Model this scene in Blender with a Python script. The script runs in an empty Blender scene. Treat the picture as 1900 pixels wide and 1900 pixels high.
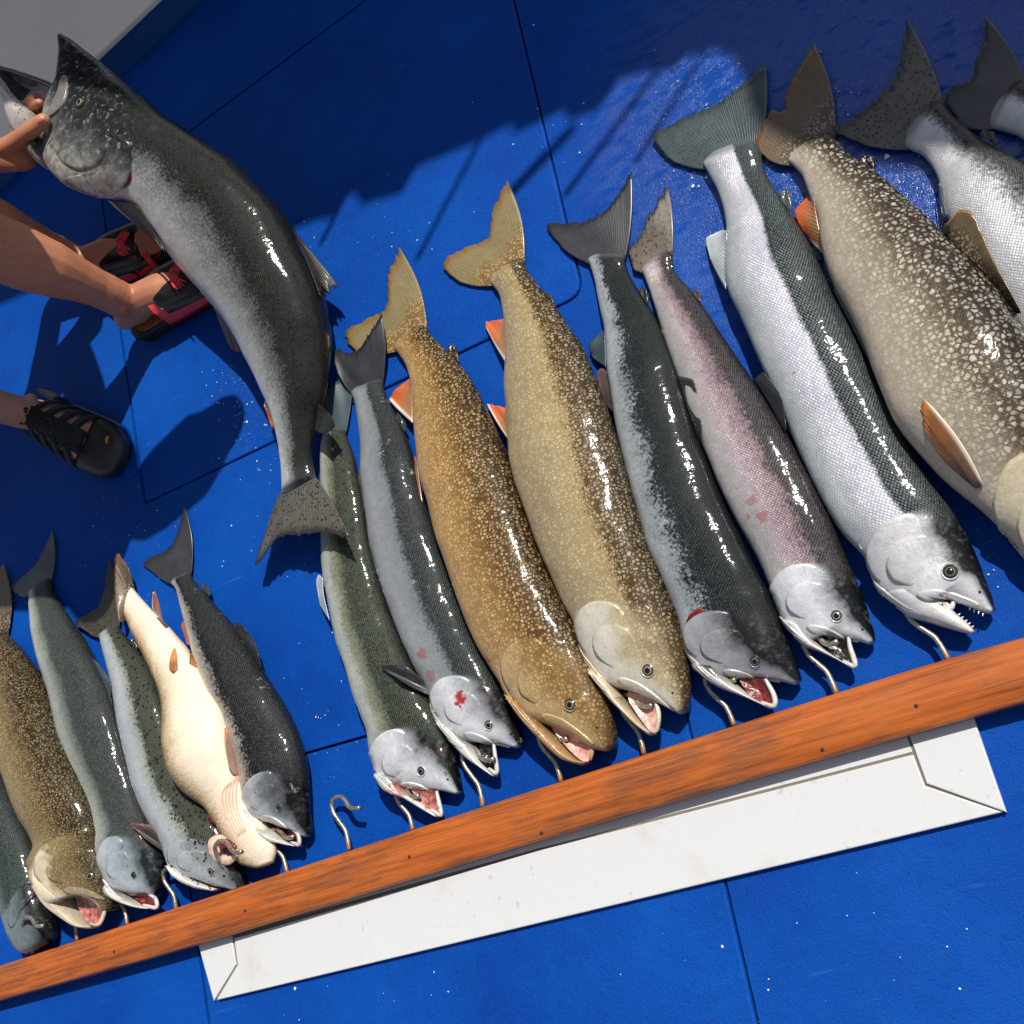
import bpy, bmesh, math, random
import numpy as np
from mathutils import Vector, Matrix, kdtree
from mathutils import noise as mnoise
from mathutils.bvhtree import BVHTree

SC = bpy.context.scene
COL = SC.collection
random.seed(4)

# ------------------------------------------------------------------ camera
# pose recovered from the seams of the deck and the edges of the board:
# rows are the camera's right / down / forward axes in the world (x along the board, z up)
ROT = np.array([[0.83937113, -0.20898996, -0.50177616],
                [-0.36383501, -0.90185036, -0.23300218],
                [-0.40383189, 0.37813904, -0.83302501]])
FOC, CAM_H, HALF = 2100.0, 1.40, 950.0
CAM = -ROT[2] * (CAM_H / -ROT[2][2])
cam_d = bpy.data.cameras.new('camera')
cam = bpy.data.objects.new('camera', cam_d)
COL.objects.link(cam)
cam_d.sensor_width = 36.0
cam_d.lens = 36.0 * FOC / (2 * HALF)
cam_d.clip_start = 0.02
cam_d.clip_end = 500
_m = Matrix.Identity(4)
for _i in range(3):
    _m[_i][0] = ROT[0][_i]
    _m[_i][1] = -ROT[1][_i]
    _m[_i][2] = -ROT[2][_i]
    _m[_i][3] = CAM[_i]
cam.matrix_world = _m
SC.camera = cam


def ray(u, v):
    return ROT.T @ np.array([(u - HALF) / FOC, (v - HALF) / FOC, 1.0])


def P(u, v, z=0.0):
    """survey point: where the sight line of photo pixel (u, v) meets height z"""
    d = ray(u, v)
    return CAM + d * ((z - CAM[2]) / d[2])


# ------------------------------------------------------------------ light
_a, _b = P(903, 240), P(777, 476)
_sh = (_b - _a)[:2]
_sh = _sh / np.linalg.norm(_sh)              # direction the shadows fall on the deck
SUN_EL = math.radians(51)
SUN = np.array([-_sh[0] * math.cos(SUN_EL), -_sh[1] * math.cos(SUN_EL), math.sin(SUN_EL)])
sun_d = bpy.data.lights.new('sun', 'SUN')
sun_d.energy = 4.3
sun_d.angle = math.radians(0.55)
sun_d.color = (1.0, 0.945, 0.86)
sun = bpy.data.objects.new('sun', sun_d)
COL.objects.link(sun)
sun.rotation_euler = Vector(SUN).to_track_quat('Z', 'Y').to_euler()
sun.location = (0, 0, 6)
world = bpy.data.worlds.new('World')
SC.world = world
world.use_nodes = True
_nt = world.node_tree
_sky = _nt.nodes.new('ShaderNodeTexSky')
_sky.sky_type = 'NISHITA'
_sky.sun_disc = False
_sky.sun_elevation = SUN_EL
_sky.sun_rotation = math.atan2(SUN[0], SUN[1])
_hs = _nt.nodes.new('ShaderNodeHueSaturation')          # thin high haze: a paler, less saturated sky
_hs.inputs['Saturation'].default_value = 0.55
_nt.links.new(_sky.outputs[0], _hs.inputs['Color'])
_nt.links.new(_hs.outputs[0], _nt.nodes['Background'].inputs[0])
_nt.nodes['Background'].inputs[1].default_value = 0.08
SC.render.engine = 'CYCLES'
SC.cycles.max_bounces = 5
SC.cycles.diffuse_bounces = 3
SC.cycles.glossy_bounces = 3
SC.cycles.caustics_reflective = False
SC.view_settings.view_transform = 'Standard'
SC.view_settings.look = 'None'
SC.view_settings.exposure = 0.18
SC.view_settings.gamma = 1.0
SC.view_settings.use_curve_mapping = False


# ------------------------------------------------------------------ helpers
def lin(c):
    def f(x):
        x = x / 255.0
        return x / 12.92 if x <= 0.04045 else ((x + 0.055) / 1.055) ** 2.4
    return (f(c[0]), f(c[1]), f(c[2]), 1.0)


class NT:
    """small writer for shader node trees"""
    def __init__(s, name):
        s.mat = bpy.data.materials.new(name)
        s.mat.use_nodes = True
        s.t = s.mat.node_tree
        s.bsdf = s.t.nodes['Principled BSDF']

    def set(s, sock, v):
        if isinstance(v, bpy.types.NodeSocket):
            s.t.links.new(v, sock)
        else:
            sock.default_value = v

    def node(s, typ, ins=None, **props):
        n = s.t.nodes.new('ShaderNode' + typ)
        for k, v in props.items():
            setattr(n, k, v)
        for k, v in (ins or {}).items():
            s.set(n.inputs[k], v)
        return n

    def math(s, op, a, b=0.0, c=0.0, clamp=False):
        n = s.node('Math', {0: a, 1: b, 2: c}, operation=op, use_clamp=clamp)
        return n.outputs[0]

    def mix(s, f, a, b, blend='MIX'):
        n = s.node('Mix', data_type='RGBA', blend_type=blend)
        s.set(n.inputs[0], f)
        s.set(n.inputs[6], a)
        s.set(n.inputs[7], b)
        return n.outputs[2]

    def ramp(s, f, stops, interp='LINEAR'):
        n = s.node('ValToRGB', {0: f})
        n.color_ramp.interpolation = interp
        e = n.color_ramp.elements
        while len(e) < len(stops):
            e.new(0.5)
        for el, (p, c) in zip(e, stops):
            el.position = p
            el.color = c if len(c) == 4 else (*c, 1)
        return n.outputs[0]

    def step(s, x, a, b):
        return s.node('MapRange', {0: x, 1: a, 2: b, 3: 0.0, 4: 1.0}, interpolation_type='SMOOTHSTEP').outputs[0]

    def obj(s, off=(0, 0, 0), scale=(1, 1, 1), rot=(0, 0, 0)):
        t = s.node('TexCoord')
        return s.node('Mapping', {0: t.outputs['Object'], 1: off, 2: rot, 3: scale}).outputs[0]

    def noise(s, v, scale, detail=3.0, rough=0.55, dist=0.0):
        n = s.node('TexNoise', {'Vector': v, 'Scale': scale, 'Detail': detail, 'Roughness': rough, 'Distortion': dist})
        return n.outputs['Fac']

    def vor(s, v, scale, rnd=1.0, feature='F1', dim='3D'):
        n = s.node('TexVoronoi', feature=feature, voronoi_dimensions=dim)
        s.set(n.inputs['Vector'], v)
        n.inputs['Scale'].default_value = scale
        n.inputs['Randomness'].default_value = rnd
        return n

    def bump(s, h, strength, dist, normal=None):
        n = s.node('Bump', {'Strength': strength, 'Distance': dist, 'Height': h})
        if normal is not None:
            s.set(n.inputs['Normal'], normal)
        return n.outputs[0]

    def out(s, **kw):
        for k, v in kw.items():
            s.set(s.bsdf.inputs[k.replace('_', ' ')], v)
        return s.mat


def plain(name, rgb, rough=0.5, metal=0.0, coat=0.0, spec=0.5, sss=0.0):
    m = NT(name)
    m.out(Base_Color=lin(rgb), Roughness=rough, Metallic=metal, Coat_Weight=coat)
    m.bsdf.inputs['Specular IOR Level'].default_value = spec
    if sss:
        m.bsdf.inputs['Subsurface Weight'].default_value = sss
        m.bsdf.inputs['Subsurface Radius'].default_value = (0.006, 0.002, 0.001)
    return m.mat


def empty(name, loc, label=None, cat=None, group=None):
    o = bpy.data.objects.new(name, None)
    o.empty_display_size = 0.05
    COL.objects.link(o)
    o.location = loc
    if label:
        o['label'] = label
        o['category'] = cat
    if group:
        o['group'] = group
    return o


def mesh_obj(name, verts, faces, mat, parent=None, smooth=True, attrs=None, uv=None):
    """verts are world positions; a child is stored relative to its parent Empty"""
    V = np.asarray(verts, float)
    base = np.zeros(3)
    p = parent
    while p is not None:
        base = base + np.array(p.location)
        p = p.parent
    me = bpy.data.meshes.new(name)
    me.from_pydata((V - base).tolist(), [], [list(map(int, f)) for f in faces])
    me.materials.append(mat)
    if smooth:
        me.polygons.foreach_set('use_smooth', [True] * len(me.polygons))
    for k, a in (attrs or {}).items():
        at = me.attributes.new(k, 'FLOAT_VECTOR', 'POINT')
        at.data.foreach_set('vector', np.asarray(a, np.float32).ravel())
    if uv is not None:
        l = me.uv_layers.new(name='met')
        idx = np.zeros(len(me.loops), int)
        me.loops.foreach_get('vertex_index', idx)
        l.data.foreach_set('uv', np.asarray(uv, np.float32)[idx].ravel())
    o = bpy.data.objects.new(name, me)
    COL.objects.link(o)
    if parent is not None:
        o.parent = parent
    return o


def crom(pts, n):
    """Catmull-Rom through pts with n samples per segment"""
    p = np.asarray(pts, float)
    q = np.vstack([2 * p[0] - p[1], p, 2 * p[-1] - p[-2]])
    out = []
    for i in range(1, len(q) - 2):
        for k in range(n):
            t = k / n
            a, b, c, d = q[i - 1], q[i], q[i + 1], q[i + 2]
            m1, m2 = (c - a) * 0.45, (d - b) * 0.45
            t2, t3 = t * t, t * t * t
            out.append((2 * t3 - 3 * t2 + 1) * b + (t3 - 2 * t2 + t) * m1 + (-2 * t3 + 3 * t2) * c + (t3 - t2) * m2)
    out.append(p[-1])
    return np.array(out)


def resamp(pts, n, smooth=True):
    p = crom(pts, 8) if smooth and len(pts) > 2 else np.asarray(pts, float)
    d = np.r_[0, np.cumsum(np.linalg.norm(np.diff(p, axis=0), axis=1))]
    t = np.linspace(0, d[-1], n)
    return np.stack([np.interp(t, d, p[:, k]) for k in range(p.shape[1])], 1)


def tube(path, rad, sides=10, caps=True):
    """ring tube along a 3-D path; rad is a number or a list"""
    p = np.asarray(path, float)
    n = len(p)
    r = np.full(n, rad) if np.isscalar(rad) else np.asarray(rad, float)
    t = np.gradient(p, axis=0)
    t /= np.linalg.norm(t, axis=1)[:, None] + 1e-12
    up = np.array([0.13, 0.21, 1.0])
    V, F = [], []
    a = np.cross(t[0], up)
    for i in range(n):
        a = a - t[i] * (a @ t[i])
        a /= np.linalg.norm(a) + 1e-12
        b = np.cross(t[i], a)
        for k in range(sides):
            w = 2 * math.pi * k / sides
            V.append(p[i] + r[i] * (a * math.cos(w) + b * math.sin(w)))
    for i in range(n - 1):
        for k in range(sides):
            k2 = (k + 1) % sides
            F.append((i * sides + k, i * sides + k2, (i + 1) * sides + k2, (i + 1) * sides + k))
    if caps:
        F.append(tuple(range(sides))[::-1])
        F.append(tuple(range((n - 1) * sides, n * sides)))
    return V, F


def bevel_box_poly(poly, z0, z1, bev=0.002):
    """prism over a ground polygon (world xy) with a small chamfer on the top edge"""
    poly = np.asarray(poly, float)
    n = len(poly)
    nxt, prv = np.roll(poly, -1, 0), np.roll(poly, 1, 0)
    area = 0.5 * np.sum(poly[:, 0] * nxt[:, 1] - nxt[:, 0] * poly[:, 1])
    if area < 0:
        poly = poly[::-1]
        nxt, prv = np.roll(poly, -1, 0), np.roll(poly, 1, 0)
    e1 = (poly - prv) / np.linalg.norm(poly - prv, axis=1)[:, None]
    e2 = (nxt - poly) / np.linalg.norm(nxt - poly, axis=1)[:, None]
    n1 = np.stack([-e1[:, 1], e1[:, 0]], 1)
    n2 = np.stack([-e2[:, 1], e2[:, 0]], 1)
    m = n1 + n2
    m = m / (np.sum(m * n1, 1))[:, None]
    ins = poly + m * bev
    mid = poly + m * bev * 0.3
    rings = [(poly, z0), (poly, z1 - bev), (mid, z1 - bev * 0.3), (ins, z1)]
    V, F = [], []
    for q, z in rings:
        V += [(x, y, z) for x, y in q]
    for r in range(3):
        for k in range(n):
            k2 = (k + 1) % n
            F.append((r * n + k, r * n + k2, (r + 1) * n + k2, (r + 1) * n + k))
    F.append(tuple(range(3 * n, 4 * n)))
    F.append(tuple(range(n))[::-1])
    return V, F


# ------------------------------------------------------------------ the boat: deck, step, added shade caster
def deck_material(name, seed=0.0):
    m = NT(name)
    co = m.node('NewGeometry').outputs['Position']
    n1 = m.noise(co, 3.2, 4, 0.6)
    n2 = m.noise(co, 330.0, 3, 0.7)
    n3 = m.noise(co, 38.0, 4, 0.65)
    c = m.ramp(n1, [(0.3, lin((0, 56, 142))), (0.5, lin((0, 68, 157))), (0.72, lin((4, 78, 168)))])
    c = m.mix(m.math('MULTIPLY', m.step(m.noise(co, 14.0, 5, 0.7), 0.55, 0.7), 0.22), c, lin((14, 84, 160)))
    c = m.mix(m.math('MULTIPLY', m.step(n3, 0.5, 0.8), 0.35), c, lin((1, 50, 124)))
    c = m.mix(m.math('MULTIPLY', m.step(n2, 0.54, 0.72), 0.45), c, lin((8, 88, 178)))
    c = m.mix(m.math('MULTIPLY', m.step(m.noise(co, 210.0, 3, 0.7), 0.56, 0.72), 0.5), c, lin((0, 44, 112)))
    # scuffed and grimy patches, mostly dark green-brown specks
    gr = m.math('MULTIPLY', m.step(m.noise(co, 6.0, 3, 0.6), 0.56, 0.74), m.step(m.noise(co, 150.0, 3, 0.7), 0.56, 0.7))
    c = m.mix(m.math('MULTIPLY', gr, 0.55), c, lin((28, 48, 66)))
    q0 = P(440, 770)
    gd = m.node('VectorMath', {0: co, 1: (q0[0], q0[1], 0)}, operation='DISTANCE').outputs['Value']
    g2 = m.math('MULTIPLY', m.math('SUBTRACT', 1.0, m.step(gd, 0.03, 0.13)), m.step(m.noise(co, 110.0, 5, 0.75), 0.54, 0.66))
    c = m.mix(m.math('MULTIPLY', g2, 0.6), c, lin((70, 84, 70)))
    sc_ = m.math('MULTIPLY', m.step(m.noise(m.node('Mapping', {0: co, 2: (0, 0, 0.6), 3: (4, 46, 1)}).outputs[0], 2.0, 5, 0.7), 0.60, 0.70), m.step(m.noise(co, 4.0, 2), 0.45, 0.6))
    c = m.mix(m.math('MULTIPLY', sc_, 0.22), c, lin((60, 120, 190)))
    # water film: a wet area toward the upper right of the deck, broken up
    w0 = P(1620, 120)
    dd = m.node('VectorMath', {0: co, 1: (w0[0], w0[1], 0)}, operation='DISTANCE').outputs['Value']
    wet = m.math('SUBTRACT', 1.0, m.step(dd, 0.22, 0.52))
    wn = m.noise(m.node('Mapping', {0: co, 3: (26, 60, 40)}).outputs[0], 1.0, 5, 0.62)
    film = m.math('MULTIPLY', wet, m.step(m.math('ADD', wn, m.math('MULTIPLY', wet, 0.10)), 0.40, 0.64), clamp=True)
    spots = m.step(m.noise(co, 9.0, 3, 0.5), 0.60, 0.66)
    film2 = m.math('MAXIMUM', film, m.math('MULTIPLY', spots, 0.02))
    c = m.mix(m.math('MULTIPLY', film, 0.25), c, lin((0, 50, 124)))
    rough = m.math('SUBTRACT', 0.60, m.math('MULTIPLY', film2, 0.46))
    h = m.math('ADD', m.math('MULTIPLY', n2, 0.9), m.math('MULTIPLY', n3, 0.9))
    h = m.math('MULTIPLY', h, m.math('SUBTRACT', 1.0, m.math('MULTIPLY', film, 0.5)))
    m.out(Base_Color=c, Roughness=rough, Normal=m.bump(h, 0.85, 0.0018))
    m.out(**{'Specular IOR Level': m.math('ADD', 0.12, m.math('MULTIPLY', film2, 0.8))})
    return m.mat


M_DECK = deck_material('blue_nonskid_paint')
M_GROOVE = plain('seam_grime', (9, 16, 30), 0.8)
M_STEPSIDE = plain('blue_gloss_paint', (28, 84, 140), 0.45)


def xy(pts, z=0.0):
    return np.array([P(u, v, z)[:2] for u, v in pts])


def round_corner(poly, idx, r, n=6):
    poly = [np.array(p) for p in poly]
    a, b, c = poly[idx - 1], poly[idx], poly[(idx + 1) % len(poly)]
    p0 = b + (a - b) / np.linalg.norm(a - b) * r
    p1 = b + (c - b) / np.linalg.norm(c - b) * r
    arc = [(1 - t) ** 2 * p0 + 2 * t * (1 - t) * b + t * t * p1 for t in np.linspace(0, 1, n)]
    return np.array(poly[:idx] + arc + poly[idx + 1:])


def shrink(poly, d):
    poly = np.asarray(poly, float)
    n = len(poly)
    nxt, prv = np.roll(poly, -1, 0), np.roll(poly, 1, 0)
    area = 0.5 * np.sum(poly[:, 0] * nxt[:, 1] - nxt[:, 0] * poly[:, 1])
    s = 1 if area > 0 else -1
    e1 = (poly - prv) / np.linalg.norm(poly - prv, axis=1)[:, None]
    e2 = (nxt - poly) / np.linalg.norm(nxt - poly, axis=1)[:, None]
    n1 = np.stack([-e1[:, 1], e1[:, 0]], 1) * s
    n2 = np.stack([-e2[:, 1], e2[:, 0]], 1) * s
    m = n1 + n2
    return poly + m / (np.sum(m * n1, 1))[:, None] * d


hatch_fore = round_corner(xy([(269, 934), (1083, 546), (912, -174), (188, 366)]), 1, 0.03)
hatch_fore = round_corner(hatch_fore, 0, 0.004, 3)
hatch_aft = round_corner(xy([(326, 1466), (1246, 1205), (1455, 2110), (418, 2110)]), 1, 0.012)

# deck sheet with the two hatch openings cut out
bm = bmesh.new()
big = 3.2


def loop(pts, z):
    vs = [bm.verts.new((x, y, z)) for x, y in pts]
    es = [bm.edges.new((vs[i], vs[(i + 1) % len(vs)])) for i in range(len(vs))]
    return vs, es


ed = []
ed += loop([(-big, -big), (big, -big), (big, big), (-big, big)], 0.0)[1]
holes = []
for h in (hatch_fore, hatch_aft):
    v_, e_ = loop(shrink(h, -0.0022), 0.0)
    ed += e_
    holes.append(v_)
bmesh.ops.triangle_fill(bm, use_beauty=True, use_dissolve=False, edges=ed)
for v_ in holes:                                  # the lips of the seams
    low = [bm.verts.new((v.co.x, v.co.y, -0.02)) for v in v_]
    for i in range(len(v_)):
        j = (i + 1) % len(v_)
        bm.faces.new((v_[i], v_[j], low[j], low[i]))
bmesh.ops.recalc_face_normals(bm, faces=bm.faces)
me = bpy.data.meshes.new('deck')
bm.to_mesh(me)
bm.free()
me.materials.append(M_DECK)
deck = bpy.data.objects.new('deck', me)
COL.objects.link(deck)
deck['kind'] = 'structure'
for h in (hatch_fore, hatch_aft):
    V, F = bevel_box_poly(shrink(h, 0.0016), -0.02, 0.0010, 0.0035)
    o = mesh_obj('hatch_panel', V, F, M_DECK, deck, smooth=False)
V, F = bevel_box_poly([(-big, -big), (big, -big), (big, big), (-big, big)], -0.06, -0.022, 0.001)
o = mesh_obj('deck_underside', V, F, M_GROOVE, deck, smooth=False)

# raised grey step at the side of the boat, blue on its riser
ms = NT('grey_step_paint')
cc = ms.noise(ms.node('NewGeometry').outputs['Position'], 5.0, 4)
ms.out(Base_Color=ms.ramp(cc, [(0.3, lin((238, 230, 216))), (0.7, lin((245, 238, 224)))]), Roughness=0.55,
       Normal=ms.bump(ms.noise(ms.node('NewGeometry').outputs['Position'], 300.0, 2), 0.25, 0.001))
ZS = 0.074
s0, s1 = P(286, 0, ZS)[:2], P(177, 104, ZS)[:2]
sd = (s1 - s0) / np.linalg.norm(s1 - s0)
sn = np.array([sd[1], -sd[0]])
if (sn @ (P(0, 0, ZS)[:2] - s0)) < 0:
    sn = -sn
A_, B_ = s0 - sd * 1.8, s0 + sd * 2.2
V, F = bevel_box_poly([A_, B_, B_ + sn * 1.6, A_ + sn * 1.6], ZS - 0.012, ZS, 0.004)
step = mesh_obj('side_step', V, F, ms.mat, None, smooth=False)
step['kind'] = 'structure'
i2 = sn * 0.004
V, F = bevel_box_poly([A_ + i2, B_ + i2, B_ + sn * 1.58, A_ + sn * 1.58], 0.0, ZS - 0.012, 0.0005)
mesh_obj('step_riser', V, F, M_STEPSIDE, step, smooth=False)
# cove strip where the riser runs into the deck
w0_, w1_ = P(485, 0)[:2], P(283, 172)[:2]


# unseen shade caster added overhead: its edge is shaped to drop the deck's stepped shadow
def up_sun(pt, z):
    return np.array([pt[0] + SUN[0] / SUN[2] * z, pt[1] + SUN[1] / SUN[2] * z])


CASTER_Z = 1.75
edge_px = [(-700, 760), (-300, 640), (0, 545), (120, 490), (230, 438), (330, 440), (430, 448), (540, 402), (612, 374), (640, 372), (658, 330), (676, 326), (690, 346),
           (765, 325), (780, 288), (800, 272), (905, 228), (950, 204), (968, 196), (975, 212), (1010, 196), (1062, 167), (1078, 183),
           (1128, 168), (1152, 138), (1160, 112), (1240, 88), (1262, 92), (1300, 62), (1350, 50), (1382, 66), (1400, 96),
           (1408, 150), (1430, 205), (1500, 240), (1620, 262), (1760, 272), (1900, 290), (2300, 380)]
ed = [up_sun(P(u, v)[:2], CASTER_Z) for u, v in edge_px]
far = [up_sun(P(u, v)[:2], CASTER_Z) for u, v in [(2700, 400), (2300, -900), (900, -1500), (-900, -900), (-1100, 300)]]
V, F = bevel_box_poly(ed + far, CASTER_Z, CASTER_Z + 0.05, 0.004)
M_CASTER = plain('shade_caster_paint', (228, 228, 224), 0.5)
caster = mesh_obj('shade_caster', V, F, M_CASTER, None, smooth=False)
caster['kind'] = 'structure'
# unseen rods added below the caster's edge to drop thin shadows across the deck
M_SHADOW_ROD = plain('shadow_rod_paint', (40, 42, 46), 0.6)
for (u0, v0, u1, v1, r) in [(910, 225, 775, 480, 0.005), (1246, 95, 1050, 360, 0.0055), (660, 330, 596, 452, 0.005),
                            (1060, 240, 955, 352, 0.010), (1330, 60, 1180, 300, 0.0045)]:
    a, b = P(u0, v0)[:2], P(u1, v1)[:2]
    za, zb = CASTER_Z + 0.02, CASTER_Z - 0.55
    pa, pb = up_sun(a, za), up_sun(b, zb)
    V, F = tube([(*pa, za), (*((pa + pb) / 2), (za + zb) / 2), (*pb, zb)], r, 8)
    mesh_obj('shadow_rod', V, F, M_SHADOW_ROD, caster)


# ------------------------------------------------------------------ white hatch rim on the deck
mw = NT('white_gelcoat')
pw = mw.node('NewGeometry').outputs['Position']
st = mw.step(mw.noise(pw, 9.0, 6, 0.7), 0.52, 0.70)
sp = mw.step(mw.noise(pw, 60.0, 3, 0.6), 0.66, 0.72)
cw = mw.mix(mw.math('MULTIPLY', st, 0.5), lin((205, 207, 209)), lin((190, 184, 170)))
cw = mw.mix(mw.math('MULTIPLY', sp, 0.4), cw, lin((160, 158, 152)))
mw.out(Base_Color=cw, Roughness=0.38, Normal=mw.bump(mw.noise(pw, 120.0, 3), 0.12, 0.001))
M_WHITE = mw.mat
HZ = 0.009
rim = empty('white_hatch_rim', (*P(1100, 1600)[:2], 0),
            'flat white hatch rim on the blue deck along the lower side of the orange board', 'hatch rim')
und = [(372, 1746), (400, 1853), (1860, 1506), (1800, 1315)]
V, F = bevel_box_poly(xy(und, HZ), 0.0012, HZ - 0.003, 0.0005)
mesh_obj('gasket', V, F, plain('joint_sealant', (120, 112, 96), .8), rim, smooth=False)
g = 0.7
V, F = bevel_box_poly(xy([(434, 1741), (440 + g, 1790), (401, 1856), (1859, 1507), (1716, 1458), (1694, 1400), (1000, 1578)], HZ), 0.0012, HZ, 0.0015)
mesh_obj('rim_panel', xy and V, F, M_WHITE, rim, smooth=False)
V, F = bevel_box_poly(xy([(425 - g, 1706), (438 - g, 1790), (396, 1857), (367, 1752), (360, 1725)], HZ), 0.0012, HZ, 0.0015)
mesh_obj('rim_panel', V, F, M_WHITE, rim, smooth=False)
V, F = bevel_box_poly(xy([(1674 + g, 1330), (1719, 1454), (1867, 1507), (1797, 1305)], HZ), 0.0012, HZ, 0.0015)
mesh_obj('rim_panel', V, F, M_WHITE, rim, smooth=False)
V, F = bevel_box_poly(xy([(432, 1733), (1000, 1573), (1692, 1395), (1671, 1332), (1000, 1500), (428, 1690)], HZ), 0.0012, HZ - 0.002, 0.0006)
mesh_obj('inner_ledge', V, F, M_WHITE, rim, smooth=False)

# ------------------------------------------------------------------ the hook board
mb = NT('orange_stained_wood')
pb_ = mb.obj(scale=(1.0, 14.0, 14.0))
gr = mb.noise(mb.obj(scale=(1.0, 22.0, 22.0)), 7.0, 6, 0.62, 0.35)
fine = mb.noise(mb.obj(scale=(5, 260, 260)), 3.0, 4, 0.6)
c = mb.ramp(gr, [(0.28, lin((120, 60, 22))), (0.45, lin((168, 86, 30))), (0.62, lin((188, 102, 42))), (0.8, lin((142, 72, 26)))])
c = mb.mix(mb.math('MULTIPLY', mb.step(fine, 0.52, 0.7), 0.45), c, lin((120, 50, 14)))
grime = mb.math('MULTIPLY', mb.step(mb.noise(mb.obj(scale=(1, 3, 3)), 9.0, 4, 0.6), 0.44, 0.62),
                mb.step(mb.noise(mb.obj(scale=(0.14, 4, 4)), 60.0, 5, 0.75), 0.36, 0.60))
c = mb.mix(mb.math('MULTIPLY', grime, 0.6), c, lin((64, 46, 32)))
pt = mb.step(mb.noise(mb.obj(scale=(1, 2, 2)), 30.0, 3, 0.6), 0.72, 0.74)
c = mb.mix(mb.math('MULTIPLY', pt, 0.7), c, lin((70, 70, 100)))
mb.out(Base_Color=c, Roughness=mb.math('ADD', 0.34, mb.math('MULTIPLY', grime, 0.3)),
       Normal=mb.bump(mb.math('ADD', gr, mb.math('MULTIPLY', fine, 0.5)), 0.35, 0.0016), Coat_Weight=0.25, Coat_Roughness=0.2)
BZ0, BZ1 = HZ + 0.0008, HZ + 0.0215
up_px = resamp([(-160, 1843), (0, 1791), (478, 1634), (1000, 1462), (1640, 1257), (1900, 1181), (2080, 1130)], 60)
lo_px = resamp([(-160, 1900), (0, 1856), (367, 1752), (1000, 1559), (1450, 1429), (1900, 1303), (2080, 1255)], 60)
bc = P(950, 1530)
board = empty('hook_board', (bc[0], bc[1], BZ0),
              'long orange stained wooden board with a row of steel hooks along the fish heads', 'board')
V, F = [], []
for i in range(60):
    a, b = P(*up_px[i], BZ1), P(*lo_px[i], BZ1)
    d = (b - a) / np.linalg.norm(b - a)
    w = 0.004 + 0.0015 * math.sin(i * 1.7)
    j = 0.0006 * math.sin(i * 2.3)
    ring = [(a, BZ0), (a, BZ1 - 0.005), (a + d * 0.0012, BZ1 - 0.0018), (a + d * w, BZ1 + j * 0.3),
            ((a + b) / 2, BZ1 + 0.0006), (b - d * w, BZ1), (b - d * 0.001, BZ1 - 0.002), (b, BZ1 - 0.0055), (b, BZ0)]
    V += [(q[0], q[1], z) for q, z in ring]
k = 9
for i in range(59):
    for q in range(k):
        q2 = (q + 1) % k
        F.append((i * k + q, i * k + q2, (i + 1) * k + q2, (i + 1) * k + q))
F += [tuple(range(k))[::-1], tuple(range(59 * k, 60 * k))]
mesh_obj('plank', V, F, mb.mat, board)

mh = NT('zinc_hook_wire')
ah = mh.node('Attribute', attribute_name='fs').outputs['Vector']
hs = mh.node('SeparateXYZ', {0: ah}).outputs[0]
nz = mh.noise(mh.obj(), 240.0, 4)
rust = mh.math('SUBTRACT', 1.0, mh.step(mh.math('ADD', hs, mh.math('MULTIPLY', mh.math('SUBTRACT', nz, 0.5), 0.25)), 0.03, 0.10))
c = mh.mix(mh.step(nz, 0.45, 0.7), lin((176, 172, 156)), lin((112, 104, 86)))
c = mh.mix(mh.math('MULTIPLY', rust, 0.85), c, lin((150, 94, 34)))
mh.out(Base_Color=c, Metallic=mh.math('SUBTRACT', 0.75, mh.math('MULTIPLY', rust, 0.6)), Roughness=0.38)
HOOK = np.array([(648, 1577), (646, 1562), (641, 1541), (630, 1525), (620, 1510), (615, 1494), (617.5, 1484), (625, 1479), (635, 1480),
                 (642, 1487), (647, 1496), (656, 1500.5), (668, 1498.5)])
HOOK_Z = np.array([0.019, 0.019, 0.019, 0.020, 0.021, 0.022, 0.023, 0.025, 0.027, 0.029, 0.031, 0.034, 0.037])


def hook(base, bend, lift=0.0, r=0.0034):
    b0, b1 = HOOK[0], HOOK[5]
    za = complex(*(b1 - b0))
    zb = complex(bend[0] - base[0], bend[1] - base[1])
    q = zb / za
    px = [((complex(*(h - b0)) * q)) for h in HOOK]
    px = np.array([(base[0] + z.real, base[1] + z.imag) for z in px])
    t = np.linspace(0, 1, len(px))
    zz = HOOK_Z + lift * np.clip(t * 2.2, 0, 1)
    pts = np.array([P(u, v, z) for (u, v), z in zip(px, zz)])
    path = resamp(pts, 40)
    V, F = tube(path, r, 10)
    n = len(path)
    at = np.repeat(np.linspace(0, 1, n), 10)
    return mesh_obj('hook', V, F, mh.mat, board, attrs={'fs': np.stack([at, at * 0, at * 0], 1)})


for u, v in [(1526, 1391), (1005, 1546), (212, 1766), (760, 1590), (1700, 1310), (455, 1690)]:      # sunk nail heads
    q = P(u, v, BZ1)
    V, F = tube([q - np.array([0, 0, .001]), q + np.array([0, 0, .0006]), q + np.array([0, 0, .0009])], [.0026, .0025, .0014], 10)
    mesh_obj('nail_head', V, F, plain('rusty_nail', (58, 40, 30), .6, .4), board)
for base, bend, lift in [((648, 1577), (615, 1494), 0), ((766, 1540), (735, 1476), 0), ((896, 1497), (857, 1404), 0),
                         ((1041, 1450), (1000, 1371), 0), ((1195, 1399), (1150, 1308), 0), ((1362, 1346), (1309, 1268), 0),
                         ((1552, 1287), (1491, 1199), 0), ((1760, 1224), (1682, 1138), 0), ((62, 1773), (42, 1712), 0.045),
                         ((143, 1745), (120, 1672), 0), ((236, 1717), (212, 1652), 0), ((327, 1688), (302, 1624), 0.005),
                         ((429, 1654), (399, 1575), 0.052), ((533, 1620), (500, 1552), 0)]:
    hook(base, bend, lift)


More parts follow.
